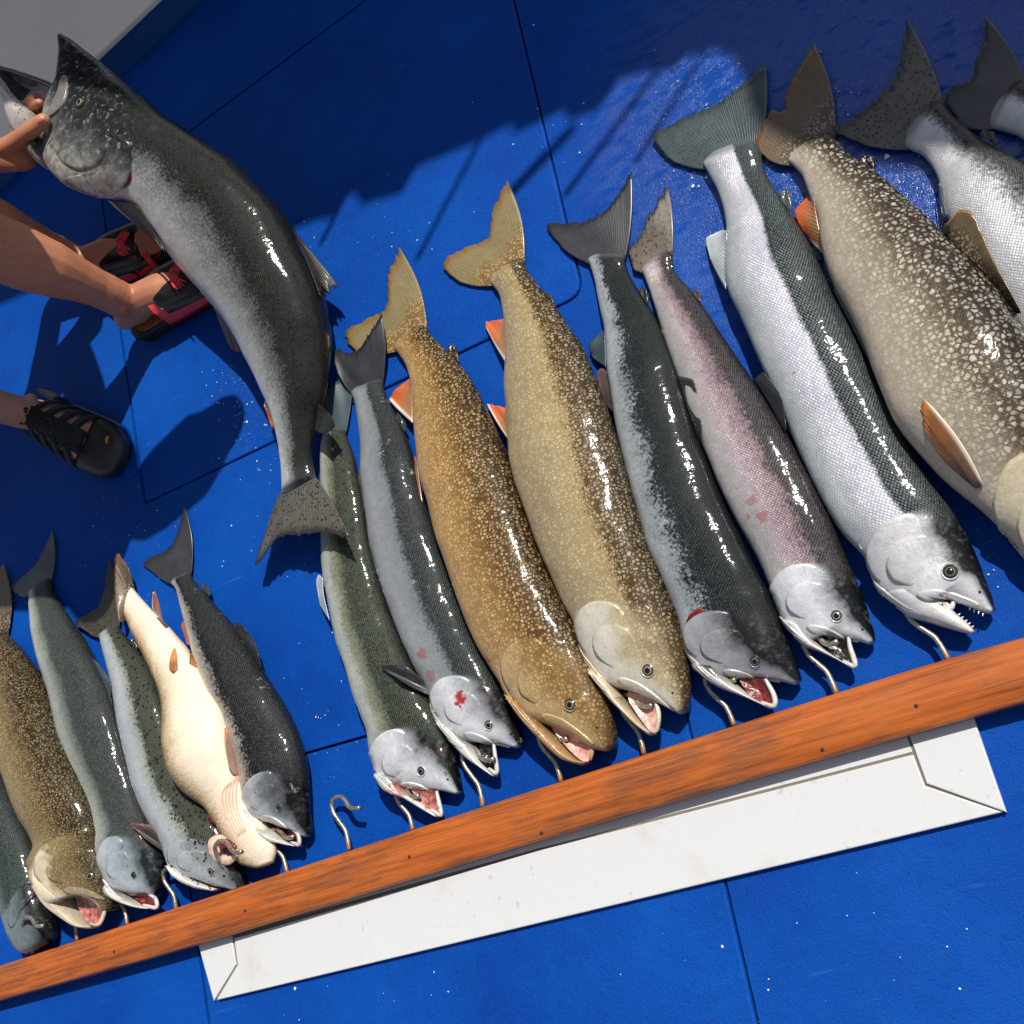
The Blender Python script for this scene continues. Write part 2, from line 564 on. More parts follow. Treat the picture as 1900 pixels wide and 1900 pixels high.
# ------------------------------------------------------------------ fish
def fish_material(name, seed, ramp, kind='salmon', scale_light=(120, 140, 140), scale_amt=0.8, scale_from=0.5, head=None,
                  pale=(205, 182, 130), spot_amt=0.9, spot_scale=150.0, black=0.0, black_from=0.5, black_scale=95.0,
                  ragged=0.10, metal=0.35, rough=0.36, scuff=0.0, scuff_col=(190, 196, 196), tint=None, blood=None, jaw=(225, 220, 212),
                  lattice=0.0046, shift=0.03, mottle=0.8, head_dark=0.0):
    kd_ = 0.58 if kind == 'salmon' else 0.85
    gy_ = lambda q, k: tuple(int(sum(q) / 3 * k + x * (1 - k)) for x in q)
    dk_ = lambda st: [(p, tuple(int(x * kd_) for x in (gy_(q, .5) if kind == 'salmon' else q)) if max(q) < 112 else q) for p, q in st]
    ramp = dk_(ramp)
    head = dk_(head) if head else head
    m = NT(name)
    off = (seed * 1.7, seed * 0.9, seed * 0.37)
    ob = m.obj(off)
    at = m.node('SeparateXYZ', {0: m.node('Attribute', attribute_name='fs').outputs['Vector']})
    s, t, hd = at.outputs
    jw = m.node('SeparateXYZ', {0: m.node('Attribute', attribute_name='fj').outputs['Vector']}).outputs[0]
    nf = m.noise(ob, 230.0, 4, 0.7)
    nc = m.noise(ob, 22.0, 4, 0.6)
    w = m.math('ADD', m.math('MULTIPLY', m.math('SUBTRACT', nf, 0.5), ragged * 2.4), m.math('MULTIPLY', m.math('SUBTRACT', nc, 0.5), ragged * 1.3))
    shift = shift if kind == 'salmon' else 0.03
    t = m.math('SUBTRACT', t, shift)
    tn = m.math('ADD', t, w)
    c = m.ramp(tn, [(p, lin(q)) for p, q in ramp])
    # scale lattice: diamonds along the body
    uv = m.node('UVMap', uv_map='met').outputs[0]
    ml = m.node('Mapping', {0: m.node('Mapping', {0: uv, 3: (1.25 / lattice, 1.75 / lattice, 1)}).outputs[0], 2: (0, 0, math.radians(45))}).outputs[0]
    vl = m.vor(ml, 1.0, 0.18, 'F1', '2D')
    dot = m.math('SUBTRACT', 1.0, m.step(vl.outputs['Distance'], 0.22, 0.55))
    cell = vl.outputs['Color']
    cr = m.node('SeparateXYZ', {0: cell}).outputs[0]
    body = m.math('SUBTRACT', 1.0, hd)
    if kind == 'salmon':
        up = m.step(tn, scale_from - 0.06, scale_from + 0.04)
        k = m.math('MULTIPLY', m.math('MULTIPLY', up, dot), m.math('MULTIPLY', m.math('ADD', 0.55, m.math('MULTIPLY', cr, 0.6)), scale_amt))
        k = m.math('MULTIPLY', k, m.math('SUBTRACT', 1.0, m.math('MULTIPLY', m.step(t, 0.72, 1.0), 0.6)))
        c = m.mix(k, c, lin(gy_(scale_light, .45)))
        edge = m.math('MULTIPLY', m.step(vl.outputs['Distance'], 0.42, 0.62), m.math('SUBTRACT', 0.22, m.math('MULTIPLY', up, 0.12)))
        c = m.mix(edge, c, lin((60, 66, 70)))
    else:
        wob = m.node('TexNoise', {'Vector': ob, 'Scale': 90.0, 'Detail': 2.0})
        wv = m.node('VectorMath', {0: wob.outputs['Color'], 1: (0.5, 0.5, 0.5)}, operation='SUBTRACT').outputs[0]
        wv = m.node('VectorMath', {0: wv, 'Scale': 0.009}, operation='SCALE').outputs[0]
        pv = m.node('VectorMath', {0: ob, 1: wv}, operation='ADD').outputs[0]
        ve = m.vor(pv, spot_scale, 0.78, 'DISTANCE_TO_EDGE')
        vf = m.vor(pv, spot_scale, 0.78, 'F1')
        vc = m.node('SeparateXYZ', {0: vf.outputs['Color']}).outputs[1]
        sp = m.step(m.math('ADD', ve.outputs['Distance'], m.math('MULTIPLY', m.math('SUBTRACT', nf, 0.5), 0.14)), 0.02, 0.30)
        sp = m.math('MULTIPLY', sp, m.math('SUBTRACT', 1.0, m.math('MULTIPLY', m.step(vf.outputs['Distance'], 0.34, 0.62), 0.85)))
        amt = m.ramp(tn, [(0.0, (0.5,) * 3), (0.15, (0.9,) * 3), (0.45, (1.0,) * 3), (0.72, (0.75,) * 3), (1.0, (0.35,) * 3)])
        sp = m.math('MULTIPLY', m.math('MULTIPLY', sp, m.math('ADD', 0.45, m.math('MULTIPLY', vc, 0.55))), m.math('MULTIPLY', amt, spot_amt))
        c = m.mix(sp, c, lin(pale))
    if kind == 'salmon':
        c = m.mix(m.math('MULTIPLY', m.math('SUBTRACT', 1.0, m.step(m.math('ADD', s, m.math('MULTIPLY', m.math('SUBTRACT', nc, 0.5), 0.06)), 0.03, 0.13)), 0.55), c, lin((104, 106, 110)))
    if tint:
        tc, t0, t1, ta = tint
        band = m.math('MULTIPLY', m.step(tn, t0 - 0.08, t0), m.math('SUBTRACT', 1.0, m.step(tn, t1, t1 + 0.1)))
        c = m.mix(m.math('MULTIPLY', band, ta), c, lin(tc))
    if head:
        hn = m.math('ADD', t, m.math('MULTIPLY', m.math('SUBTRACT', nc, 0.5), 0.30))
        hc = m.ramp(hn, [(p if p < .55 else p - 0.07 if p < .64 else p + 0.02 if p < 1 else p, lin(q)) for p, q in head])
        if kind == 'trout':
            hc = m.mix(m.math('MULTIPLY', sp, 0.75), hc, lin(pale))
        else:
            hc = m.mix(m.math('MULTIPLY', m.step(m.noise(ob, 75.0, 5, 0.7), 0.50, 0.72), 0.25), hc, lin((150, 154, 162)))
            hc = m.mix(m.math('MULTIPLY', m.step(m.noise(ob, 40.0, 3, 0.6), 0.55, 0.7), 0.07), hc, lin((190, 150, 140)))
        if head_dark:
            hc = m.mix(m.math('MULTIPLY', m.step(m.noise(ob, 55.0, 5, 0.72), 0.44, 0.62), head_dark), hc, lin((46, 50, 50)))
            hc = m.mix(m.math('MULTIPLY', m.step(m.noise(ob, 95.0, 4, 0.7), 0.56, 0.68), head_dark * 0.8), hc, lin((196, 200, 200)))
        c = m.mix(hd, c, hc)
        c = m.mix(m.math('MULTIPLY', jw, 0.85 if kind == 'salmon' else 0.6), c, lin(jaw))
    if black > 0:
        vb = m.vor(ob, black_scale, 1.0, 'F1')
        br = m.node('SeparateXYZ', {0: vb.outputs['Color']}).outputs[0]
        bs = m.math('SUBTRACT', 1.0, m.step(m.math('ADD', vb.outputs['Distance'], m.math('MULTIPLY', m.math('SUBTRACT', nf, 0.5), 0.35)), 0.26, 0.36))
        bs = m.math('MULTIPLY', bs, m.step(br, 0.30, 0.36))
        bs = m.math('MULTIPLY', bs, m.step(m.math('ADD', t, m.math('MULTIPLY', w, 1.6)), black_from - 0.05, black_from + 0.08))
        c = m.mix(m.math('MULTIPLY', bs, black), c, lin((16, 18, 16)))
    if scuff > 0:
        sc = m.math('MULTIPLY', m.step(m.noise(ob, 34.0, 5, 0.75), 0.60, 0.70), m.step(m.noise(ob, 260.0, 3, 0.7), 0.40, 0.60))
        c = m.mix(m.math('MULTIPLY', sc, scuff), c, lin(scuff_col))
    mo = m.math('ADD', m.math('MULTIPLY', m.noise(ob, 85.0, 5, 0.75), 0.75), m.math('MULTIPLY', m.noise(ob, 11.0, 3, 0.6), 0.45))
    mo = m.node('MapRange', {0: mo, 1: 0.38, 2: 0.82, 3: 1 - 0.34 * mottle, 4: 1 + 0.10 * mottle}).outputs[0]
    c = m.mix(1.0, c, m.node('CombineXYZ', {0: mo, 1: mo, 2: mo}).outputs[0], 'MULTIPLY')
    for (bu, bv, br_, ba) in (blood or []):
        pos = m.node('NewGeometry').outputs['Position']
        q = P(bu, bv, 0.05)
        dz = m.node('VectorMath', {0: pos, 1: tuple(q)}, operation='DISTANCE').outputs['Value']
        k = m.math('SUBTRACT', 1.0, m.step(m.math('ADD', dz, m.math('MULTIPLY', m.math('SUBTRACT', m.noise(ob, 120.0, 3, 0.6), 0.5), br_ * 2.4)), br_ * 0.6, br_ * 1.1))
        c = m.mix(m.math('MULTIPLY', k, ba), c, lin((168, 34, 24)))
    # light drops of blood and slime specks
    vs = m.vor(ob, 46.0, 1.0, 'F1')
    vr = m.node('SeparateXYZ', {0: vs.outputs['Color']}).outputs[2]
    fl = m.math('MULTIPLY', m.math('SUBTRACT', 1.0, m.step(vs.outputs['Distance'], 0.07, 0.11)), m.step(vr, 0.90, 0.92))
    c = m.mix(m.math('MULTIPLY', fl, 0.55), c, lin((134, 40, 30)))
    # relief: scales, spots of slime, fine grain
    hgt = m.math('MULTIPLY', m.math('MULTIPLY', dot, body), m.math('ADD', 0.5, m.math('MULTIPLY', cr, 0.9)))
    hgt = m.math('MULTIPLY', hgt, 0.55 if kind == 'salmon' else 0.22)
    hgt = m.math('ADD', hgt, m.math('MULTIPLY', m.noise(ob, 480.0, 2, 0.6), 0.5))
    hgt = m.math('ADD', hgt, m.math('MULTIPLY', m.math('MULTIPLY', m.noise(ob, 130.0, 5, 0.7), hd), 1.4))
    nb = m.bump(hgt, 0.5, 0.0009)
    nb = m.bump(m.noise(ob, 34.0, 4, 0.6), 0.40, 0.004, nb)
    rg = m.math('ADD', rough - 0.05, m.math('MULTIPLY', m.noise(ob, 90.0, 3), 0.14))
    mt = m.math('MULTIPLY', m.ramp(t, [(0.0, (0.6,) * 3), (0.3, (1.0,) * 3), (0.52, (0.7,) * 3), (0.66, (0.1,) * 3)]), metal)
    mt = m.math('MAXIMUM', mt, m.math('MULTIPLY', m.math('MULTIPLY', hd, m.math('SUBTRACT', 1.0, m.step(t, 0.45, 0.62))), 0.22 if kind == 'salmon' else 0.10))
    rg = m.math('SUBTRACT', rg, m.math('MULTIPLY', hd, 0.06))
    m.out(Base_Color=c, Roughness=rg, Metallic=mt, Normal=nb, Coat_Weight=0.55, Coat_Roughness=0.09, Coat_Normal=m.bump(m.noise(ob, 60.0, 2, 0.5), 0.34, 0.0035, m.bump(m.math('ADD', m.noise(ob, 250.0, 3, 0.7), m.math('MULTIPLY', dot, 0.10)), 0.10, 0.0012)))
    m.bsdf.inputs['Specular IOR Level'].default_value = 0.07
    m.bsdf.inputs['Coat IOR'].default_value = 1.36
    return m.mat


def fin_material(name, seed, c0, c1, edge, spots=0.0, rays=34, tip=None, warm=None, root=None):
    """fs = (root to tip, across the rays, 0)"""
    m = NT(name)
    at = m.node('SeparateXYZ', {0: m.node('Attribute', attribute_name='fs').outputs['Vector']})
    j, i = at.outputs[0], at.outputs[1]
    ob = m.obj((seed, seed * 0.3, 0))
    n = m.noise(ob, 70.0, 4, 0.6)
    ph = m.math('MULTIPLY', i, rays * 6.2832)
    r1 = m.math('ADD', 0.5, m.math('MULTIPLY', m.math('SINE', ph), 0.5))
    r2 = m.math('ADD', 0.5, m.math('MULTIPLY', m.math('SINE', m.math('MULTIPLY', ph, 2.0)), 0.5))
    rr = m.mix(j, r1, r2)
    rr = m.node('SeparateXYZ', {0: rr}).outputs[0]
    n2 = m.noise(ob, 260.0, 3, 0.6)
    ry = m.math('MULTIPLY', m.math('SUBTRACT', rr, 0.5), m.math('SUBTRACT', 0.9, m.math('MULTIPLY', j, 0.55)))
    ry = m.math('ADD', m.math('ADD', ry, m.math('MULTIPLY', n, 0.9)), m.math('MULTIPLY', m.math('SUBTRACT', n2, 0.5), 0.5))
    c = m.mix(m.math('MULTIPLY', ry, 1.0, clamp=True), lin(c0), lin(c1))
    if warm:
        c = m.mix(m.math('MULTIPLY', m.step(m.math('ADD', j, m.math('MULTIPLY', m.math('SUBTRACT', n, 0.5), 0.5)), 0.25, 0.8), 0.75), c, lin(warm))
    eg = m.step(m.math('ADD', j, m.math('MULTIPLY', m.math('SUBTRACT', n, 0.5), 0.25)), 0.80, 1.0)
    c = m.mix(m.math('MULTIPLY', eg, 0.85), c, lin(edge))
    if root:
        rt = m.math('SUBTRACT', 1.0, m.step(m.math('ADD', j, m.math('MULTIPLY', m.math('SUBTRACT', n, 0.5), 0.4)), 0.25, 0.62))
        vp = m.vor(ob, 230.0, 0.95, 'F1')
        sk = m.mix(m.math('SUBTRACT', 1.0, m.step(vp.outputs['Distance'], 0.28, 0.5)), lin(root[0]), lin(root[1]))
        c = m.mix(m.math('MULTIPLY', rt, 0.85), c, sk)
    if tip:
        c = m.mix(m.math('SUBTRACT', 1.0, m.step(i, 0.03, 0.16)), c, lin(tip))
    if spots > 0:
        vb = m.vor(ob, 150.0, 0.9, 'F1')
        c = m.mix(m.math('MULTIPLY', m.math('SUBTRACT', 1.0, m.step(vb.outputs['Distance'], 0.24, 0.34)), spots), c, lin((14, 14, 14)))
    m.out(Base_Color=c, Roughness=0.42, Normal=m.bump(m.math('ADD', rr, m.math('MULTIPLY', n, 0.8)), 0.28, 0.0010), Coat_Weight=0.35, Coat_Roughness=0.18)
    m.bsdf.inputs['Transmission Weight'].default_value = 0.0
    return m.mat


M_IRIS = {}


def iris(col):
    if col not in M_IRIS:
        key, col = col, tuple(int(0.5 * x + 0.5 * sum(col) / 3 * 0.92) for x in col)
        m = NT('iris_%02x%02x%02x' % col)
        n = m.noise(m.obj(), 700.0, 3)
        rr = m.node('SeparateXYZ', {0: m.node('Attribute', attribute_name='fs').outputs['Vector']}).outputs[0]
        rr = m.math('ADD', rr, m.math('MULTIPLY', m.math('SUBTRACT', n, 0.5), 0.12))
        dk = lambda k: lin(tuple(int(x * k) for x in col))
        m.out(Base_Color=m.ramp(rr, [(0.50, dk(0.95)), (0.58, dk(0.85)), (0.68, dk(0.34)), (0.88, dk(0.42)), (1.0, dk(0.15))]), Roughness=0.12, Coat_Weight=1.0, Coat_Roughness=0.02, Metallic=0.25)
        M_IRIS[key] = m.mat
        col = key
    return M_IRIS[col]


M_PUPIL = plain('pupil_black', (6, 7, 8), 0.06, coat=1.0)
M_SOCKET = plain('eye_rim_skin', (34, 38, 38), 0.35, coat=0.4)


def mouth_mat(name, c0, c1):
    m = NT(name)
    n = m.noise(m.obj(), 130.0, 4, 0.65)
    m.out(Base_Color=m.ramp(n, [(0.32, lin(c0)), (0.66, lin(c1))]), Roughness=0.3, Coat_Weight=0.6, Coat_Roughness=0.1,
          Normal=m.bump(m.noise(m.obj(), 220.0, 3), 0.5, 0.0015))
    m.bsdf.inputs['Subsurface Weight'].default_value = 0.0
    return m.mat


M_MOUTH = mouth_mat('mouth_flesh', (96, 26, 26), (206, 128, 118))
M_MOUTH_PALE = mouth_mat('mouth_flesh_pale', (196, 120, 108), (236, 190, 176))
M_MOUTH_DARK = mouth_mat('mouth_lining_black', (6, 6, 7), (30, 25, 27))
M_GILL = mouth_mat('gill_red', (52, 8, 10), (140, 40, 38))

# head template, surveyed on the big silver salmon (photo pixels)
Z8 = lambda x, y: (1400 + x / 3.8, 700 + y / 3.8)
T_MARK = np.array([(1763, 1061), (1750, 1110), (1684, 953), (1608, 1039)], float)      # eye, mouth corner, gill top, gill bottom
T_OPERC = [Z8(*q) for q in [(1195, 1040), (1165, 975), (1080, 955), (950, 1000), (850, 1090), (792, 1220), (800, 1310), (850, 1430),
                            (940, 1500), (1000, 1430), (1010, 1300), (1080, 1180)]]
T_CHEEK = [Z8(*q) for q in [(1215, 1105), (1110, 1118), (1005, 1185), (945, 1265), (935, 1345), (975, 1425), (1080, 1470), (1180, 1470),
                            (1275, 1400), (1285, 1310), (1320, 1250), (1270, 1160)]]
T_MAX = [Z8(*q) for q in [(1138, 1535), (1180, 1505), (1300, 1498), (1420, 1525), (1560, 1580), (1600, 1612), (1480, 1590), (1330, 1568), (1200, 1568)]]
T_MEMB0 = [Z8(*q) for q in [(806, 1330), (856, 1440), (945, 1515), (1060, 1600), (1180, 1660)]]
T_MEMB1 = [Z8(*q) for q in [(792, 1340), (822, 1450), (900, 1560), (1010, 1655), (1120, 1695)]]
SDIR, DDIR = np.array([.62, .785]), np.array([.785, -.62])
HB_L, HB_H = [560, 618, 650, 731, 797, 850], [1850, 1814, 1787, 1794, 1852, 1900]


def affine(src, dst):
    A = np.c_[src, np.ones(len(src))]
    X, *_ = np.linalg.lstsq(A, dst, rcond=None)
    return lambda p: np.c_[np.asarray(p, float), np.ones(len(p))] @ X


def project(pw):
    d = (np.asarray(pw) - CAM) @ ROT.T
    return np.stack([HALF + FOC * d[:, 0] / d[:, 2], HALF + FOC * d[:, 1] / d[:, 2]], 1)


RING = 44


class Fish:
    def __init__(s, name, label, group, pairs, mat, jaw=None, marks=None, zc=None, dz=0.0, tr=0.49, gi=None, sub=7, T_end=0.30, cat='fish', T_pow=1.7):
        s.mat = mat
        s.pairs = pairs
        gi = (len(pairs) - 6) if gi is None else gi
        q0, q1 = np.array(pairs[0], float).reshape(2, 2), np.array(pairs[1], float).reshape(2, 2)
        ax = q0.mean(0) - q1.mean(0)
        ax /= np.linalg.norm(ax)
        wd = np.linalg.norm(q0[0] - q0[1])
        ext = [(q0 * (1 - sh) + q0.mean(0) * sh + ax * wd * d_) for d_, sh in ((0.26, 0.40), (0.15, 0.0))]
        pairs = [tuple(e.ravel()) for e in ext] + list(pairs)
        gi += 2
        if zc is not None:
            zc = [zc[0] * 0.9, zc[0]] + list(zc)
        D, Vv = crom([p[:2] for p in pairs], sub), crom([p[2:] for p in pairs], sub)
        n = len(D)
        g = gi * sub
        w = np.array([np.linalg.norm(P(*a, .03) - P(*b, .03)) for a, b in zip(D, Vv)])
        rat = tr * np.interp(np.linspace(0, 1, n), [0, .12, .35, .7, 1], [.62, .80, .98, 1.0, .95])
        T = rat * w / 2
        T[:2 * sub] = T[2 * sub] * np.linspace(0.10, 1.0, 2 * sub)
        T[2 * sub:3 * sub] *= np.linspace(1.0, 1.0, sub)
        for i in range(g, n):
            x = (i - g) / (n - 1 - g)
            T[i] = T[g] * (1 - (1 - T_end) * x ** T_pow)
        dzv = np.full(n, dz) if np.isscalar(dz) else np.interp(np.linspace(0, 1, n), np.linspace(0, 1, len(dz)), dz)
        if zc is None:
            zcv = np.maximum(T * 0.93, 0.008) + dzv
            for i in range(g, n):
                zcv[i] = T[g] * 0.93 * (1 - 0.28 * (i - g) / (n - 1 - g)) + dzv[i]
        else:
            zcv = np.interp(np.arange(n) / sub, np.arange(len(pairs)), zc)
            zcv = np.convolve(np.r_[[zcv[0]] * 4, zcv, [zcv[-1]] * 4], np.ones(9) / 9, 'valid')
        s.floor = (zc is None)
        mid = np.array([P(*((a + b) / 2), z) for a, b, z in zip(D, Vv, zcv)])
        base = mid[n // 2].copy()
        base[2] = 0
        s.root = empty(name, base, label, cat, group)
        s.aff = affine(T_MARK, np.array(marks, float)) if marks else None
        s.inv = affine(np.array(marks, float), T_MARK) if marks else None
        V, F, fs, fj, uv = [], [], [], [], []
        arc = np.r_[0, np.cumsum(np.linalg.norm(np.diff(mid, axis=0), axis=1))]
        halfc = 1.25 * w.max()

        def add(Dd, Vd, zz, TT, s0, s1, jawv, flat=True):
            o = len(V)
            m = len(Dd)
            for i in range(m):
                a, b = P(*Dd[i], zz[i]), P(*Vd[i], zz[i])
                c, e = (a + b) / 2, (a - b) / 2
                si = s0[i]
                for k in range(RING):
                    ph = 2 * math.pi * k / RING
                    x, y = -math.cos(ph), math.sin(ph)
                    yy = math.copysign((1 - abs(x) ** 2.45) ** 0.5 if abs(x) < 1 else 0.0, y)
                    q = c + e * x + np.array([0, 0, TT[i] * yy])
                    if flat and q[2] < 0.0022:
                        q[2] = 0.0022
                    V.append(q)
                    t = ph / math.pi if ph <= math.pi else 2 - ph / math.pi
                    fs.append((si, t, 0))
                    fj.append((jawv[i], 0, 0))
                    uv.append((s1[i], t * halfc))
            for i in range(m - 1):
                for k in range(RING):
                    k2 = (k + 1) % RING
                    F.append((o + i * RING + k, o + (i + 1) * RING + k, o + (i + 1) * RING + k2, o + i * RING + k2))
            F.append(tuple(o + k for k in range(RING)))
            F.append(tuple(o + (m - 1) * RING + k for k in range(RING))[::-1])

        add(D, Vv, zcv, T, np.linspace(0, 1, n), arc, np.zeros(n), s.floor)
        if jaw:
            jD, jV = crom([p[:2] for p in jaw], 6), crom([p[2:] for p in jaw], 6)
            m = len(jD)
            x = np.linspace(0, 1, m)
            # the jaw hangs beside the head: take height and thickness from the head where it starts
            jz = np.interp(x, [0, 1], [zcv[g + int((n - 1 - g) * .45)], zcv[g + int((n - 1 - g) * .95)]])
            jT = T[g] * (0.82 - 0.52 * x ** 1.7)
            add(jD, jV, jz, jT, np.ones(m), arc[-1] + x * 0.05, np.clip(x * 2.2, 0, 1), s.floor)
        s.V = np.array(V)
        # soft dents and sags so that no two bodies are alike
        for i, v in enumerate(s.V):
            q = Vector(v)
            d = mnoise.noise_vector(q * 17.0) * 0.0022 + mnoise.noise_vector(q * 48.0) * 0.0007
            s.V[i] = v + np.array((d.x * .6, d.y * .6, d.z * (1.0 if v[2] > 0.012 else 0.1)))
        fs = np.array(fs)
        if s.inv is not None:
            q = s.inv(project(s.V))
            hh, ll = q @ SDIR, q @ DDIR
            d = hh - np.interp(ll, HB_L, HB_H)
            wd_ = 3 + 26 * np.clip((ll - 725) / 60, 0, 1)
            hd = np.clip((d + wd_) / (2 * wd_), 0, 1)
            hd[fs[:, 0] < 0.45] = 0
            fs[:, 2] = hd
        s.fs, s.fj, s.uv = fs, np.array(fj), np.array(uv)
        s.zend, s.Tg = zcv, T[g]
        s.D, s.Vv, s.T = D, Vv, T
        s.body = mesh_obj('body', s.V, F, mat, s.root, attrs={'fs': fs, 'fj': s.fj}, uv=s.uv)
        s.bvh = BVHTree.FromPolygons([tuple(v) for v in s.V], F)
        s.kd = kdtree.KDTree(len(s.V))
        for i, v in enumerate(s.V):
            s.kd.insert(v, i)
        s.kd.balance()

    def hit(s, u, v):
        d = ray(u, v)
        d = d / np.linalg.norm(d)
        loc, nor, _, _ = s.bvh.ray_cast(Vector(CAM), Vector(d))
        if loc is None:
            # just off the outline: nearest point of the skin to the sight line
            p0 = P(u, v, float(np.median(s.zend)))
            loc, nor, _, _ = s.bvh.find_nearest(Vector(p0))
            if nor.dot(Vector(d)) > 0:
                nor = -nor
            return np.array(loc), np.array(nor)
        if nor.dot(Vector(d)) > 0:
            nor = -nor
        return np.array(loc), np.array(nor)

    def near(s, V, head=1.0):
        fs, fj, uv = [], [], []
        for v in V:
            _, i, _ = s.kd.find(v)
            f = s.fs[i].copy()
            if head is not None:
                f[2] = head
            fs.append(f)
            fj.append(s.fj[i])
            uv.append(s.uv[i])
        return np.array(fs), np.array(fj), np.array(uv)

    def patch(s, name, outline, h, mat=None, rings=(1.0, 0.97, 0.86, 0.6, 0.3), hs=(-0.5, 0.9, 1.0, 1.05, 1.1), n=40, parent=None, jawness=None, fade=None):
        """a plate lying on the skin with its own rim"""
        o = np.asarray(outline, float)
        cl = resamp(np.vstack([o, o[:1]]), n + 1)[:-1]
        c = cl.mean(0)
        V, F = [], []
        if fade is not None:
            pr = cl @ np.asarray(fade)

            def fd(p):
                x = (pr.max() - p @ np.asarray(fade)) / (pr.max() - pr.min())
                return min(1.0, max(0.0, (x - 0.12) / 0.5))
        for r, hh in zip(rings, hs):
            for q in cl:
                p = c + (q - c) * r
                loc, nor = s.hit(*p)
                V.append(loc + nor * h * (hh if fade is None else (hh + 0.5) * fd(p) - 0.5))
        loc, nor = s.hit(*c)
        V.append(loc + nor * h * (hs[-1] if fade is None else (hs[-1] + 0.5) * fd(c) - 0.5))
        for r in range(len(rings) - 1):
            for k in range(n):
                k2 = (k + 1) % n
                F.append((r * n + k, r * n + k2, (r + 1) * n + k2, (r + 1) * n + k))
        for k in range(n):
            F.append(((len(rings) - 1) * n + k, (len(rings) - 1) * n + (k + 1) % n, len(V) - 1))
        fs, fj, uv = s.near(V)
        if jawness is not None:
            fj[:, 0] = jawness
        return mesh_obj(name, V, F, mat or s.mat, parent or s.root, attrs={'fs': fs, 'fj': fj}, uv=uv)

    def eye(s, u, v, r_px, col=(196, 186, 120), pup=0.50):
        loc, nor = s.hit(u, v)
        r = 0.80 * r_px * (CAM[2] - loc[2]) / (FOC * 0.86)
        nv = nor * 0.75 + np.array([0, 0, 0.25])
        nv /= np.linalg.norm(nv)
        ax = np.cross(nv, [0.3, 1, 0.1])
        ax /= np.linalg.norm(ax)
        ay = np.cross(nv, ax)

        def dome(rad, hgt, z0, rings=6, n=28, r0=0.0):
            V, F = [], []
            for i in range(rings):
                x = r0 + (1 - r0) * (1 - i / (rings - 1))
                zz = z0 + hgt * (1 - x * x)
                for k in range(n):
                    w = 2 * math.pi * k / n
                    V.append(loc + (ax * math.cos(w) + ay * math.sin(w)) * rad * max(x, 1e-3) + nv * zz)
            for i in range(rings - 1):
                for k in range(n):
                    F.append((i * n + k, i * n + (k + 1) % n, (i + 1) * n + (k + 1) % n, (i + 1) * n + k))
            return V, F
        # rim of skin round the eye
        tw = [loc + (ax * math.cos(w) + ay * math.sin(w)) * r * 1.10 + nv * r * 0.06 for w in np.linspace(0, 2 * math.pi, 33)]
        V, F = tube(tw, r * 0.12, 8, False)
        f_, j_, u_ = s.near(V)
        mesh_obj('eye_rim', V, F, s.mat, s.root, attrs={'fs': f_, 'fj': j_}, uv=u_)
        V, F = dome(r * 1.03, r * 0.34, r * 0.02, rings=10)
        e = mesh_obj('eye', V, F, iris(col), s.root, attrs={'fs': [(1 - (i // 28) / 9, 0, 0) for i in range(len(V))]})
        V, F = dome(r * pup, r * 0.10, r * 0.02 + r * 0.34 * (1 - pup * pup) + r * 0.02)
        mesh_obj('pupil', V, F, M_PUPIL, e)

    def head(s, eye_r, iris_col=(196, 186, 120), marks=None, maxilla=True, membrane=True, h=0.0028, eye=None):
        mk = np.array(marks if marks is not None else s.aff(T_MARK))
        fdir = mk[0] - (mk[2] + mk[3]) / 2
        fdir = fdir / np.linalg.norm(fdir)
        s.patch('gill_cover', s.aff(T_OPERC), h * 1.25, fade=fdir)
        s.patch('cheek_plate', s.aff(T_CHEEK), h * 1.15, fade=fdir)
        if maxilla:
            s.patch('maxilla', s.aff(T_MAX), h * 0.75, jawness=0.3)
        if membrane:
            a, b = resamp(s.aff(T_MEMB0), 22), resamp(s.aff(T_MEMB1), 22)
            V, F = [], []
            N = 19
            for i in range(22):
                for k in range(N):
                    x = k / (N - 1)
                    loc, nor = s.hit(*(a[i] * (1 - x) + b[i] * x))
                    V.append(loc + nor * (0.0006 + 0.0017 * abs(math.sin(x * 3.5 * math.pi)) * math.sin(math.pi * min(1, (i + 2) / 22))))
            for i in range(21):
                for k in range(N - 1):
                    F.append((i * N + k, i * N + k + 1, (i + 1) * N + k + 1, (i + 1) * N + k))
            fs, fj, uv = s.near(V)
            fj[:, 0] = 0.9
            mesh_obj('gill_membrane', V, F, s.mat, s.root, attrs={'fs': fs, 'fj': fj}, uv=uv)
        e = eye or mk[0]
        s.eye(e[0], e[1], eye_r, iris_col)
        # nostril: a small pit rim between eye and snout
        sn = np.array(s.pairs[-1][:2]) * 0.55 + np.array(s.pairs[-1][2:]) * 0.45
        q = np.array(e) * 0.42 + sn * 0.58 + (np.array(s.pairs[-3][:2]) - np.array(s.pairs[-3][2:])) * 0.12
        loc, nor = s.hit(*q)
        V, F = tube([loc - nor * 0.001, loc + nor * 0.0007, loc + nor * 0.0009], [0.0016, 0.0015, 0.0008], 8)
        mesh_obj('nostril', V, F, M_PUPIL, s.root)

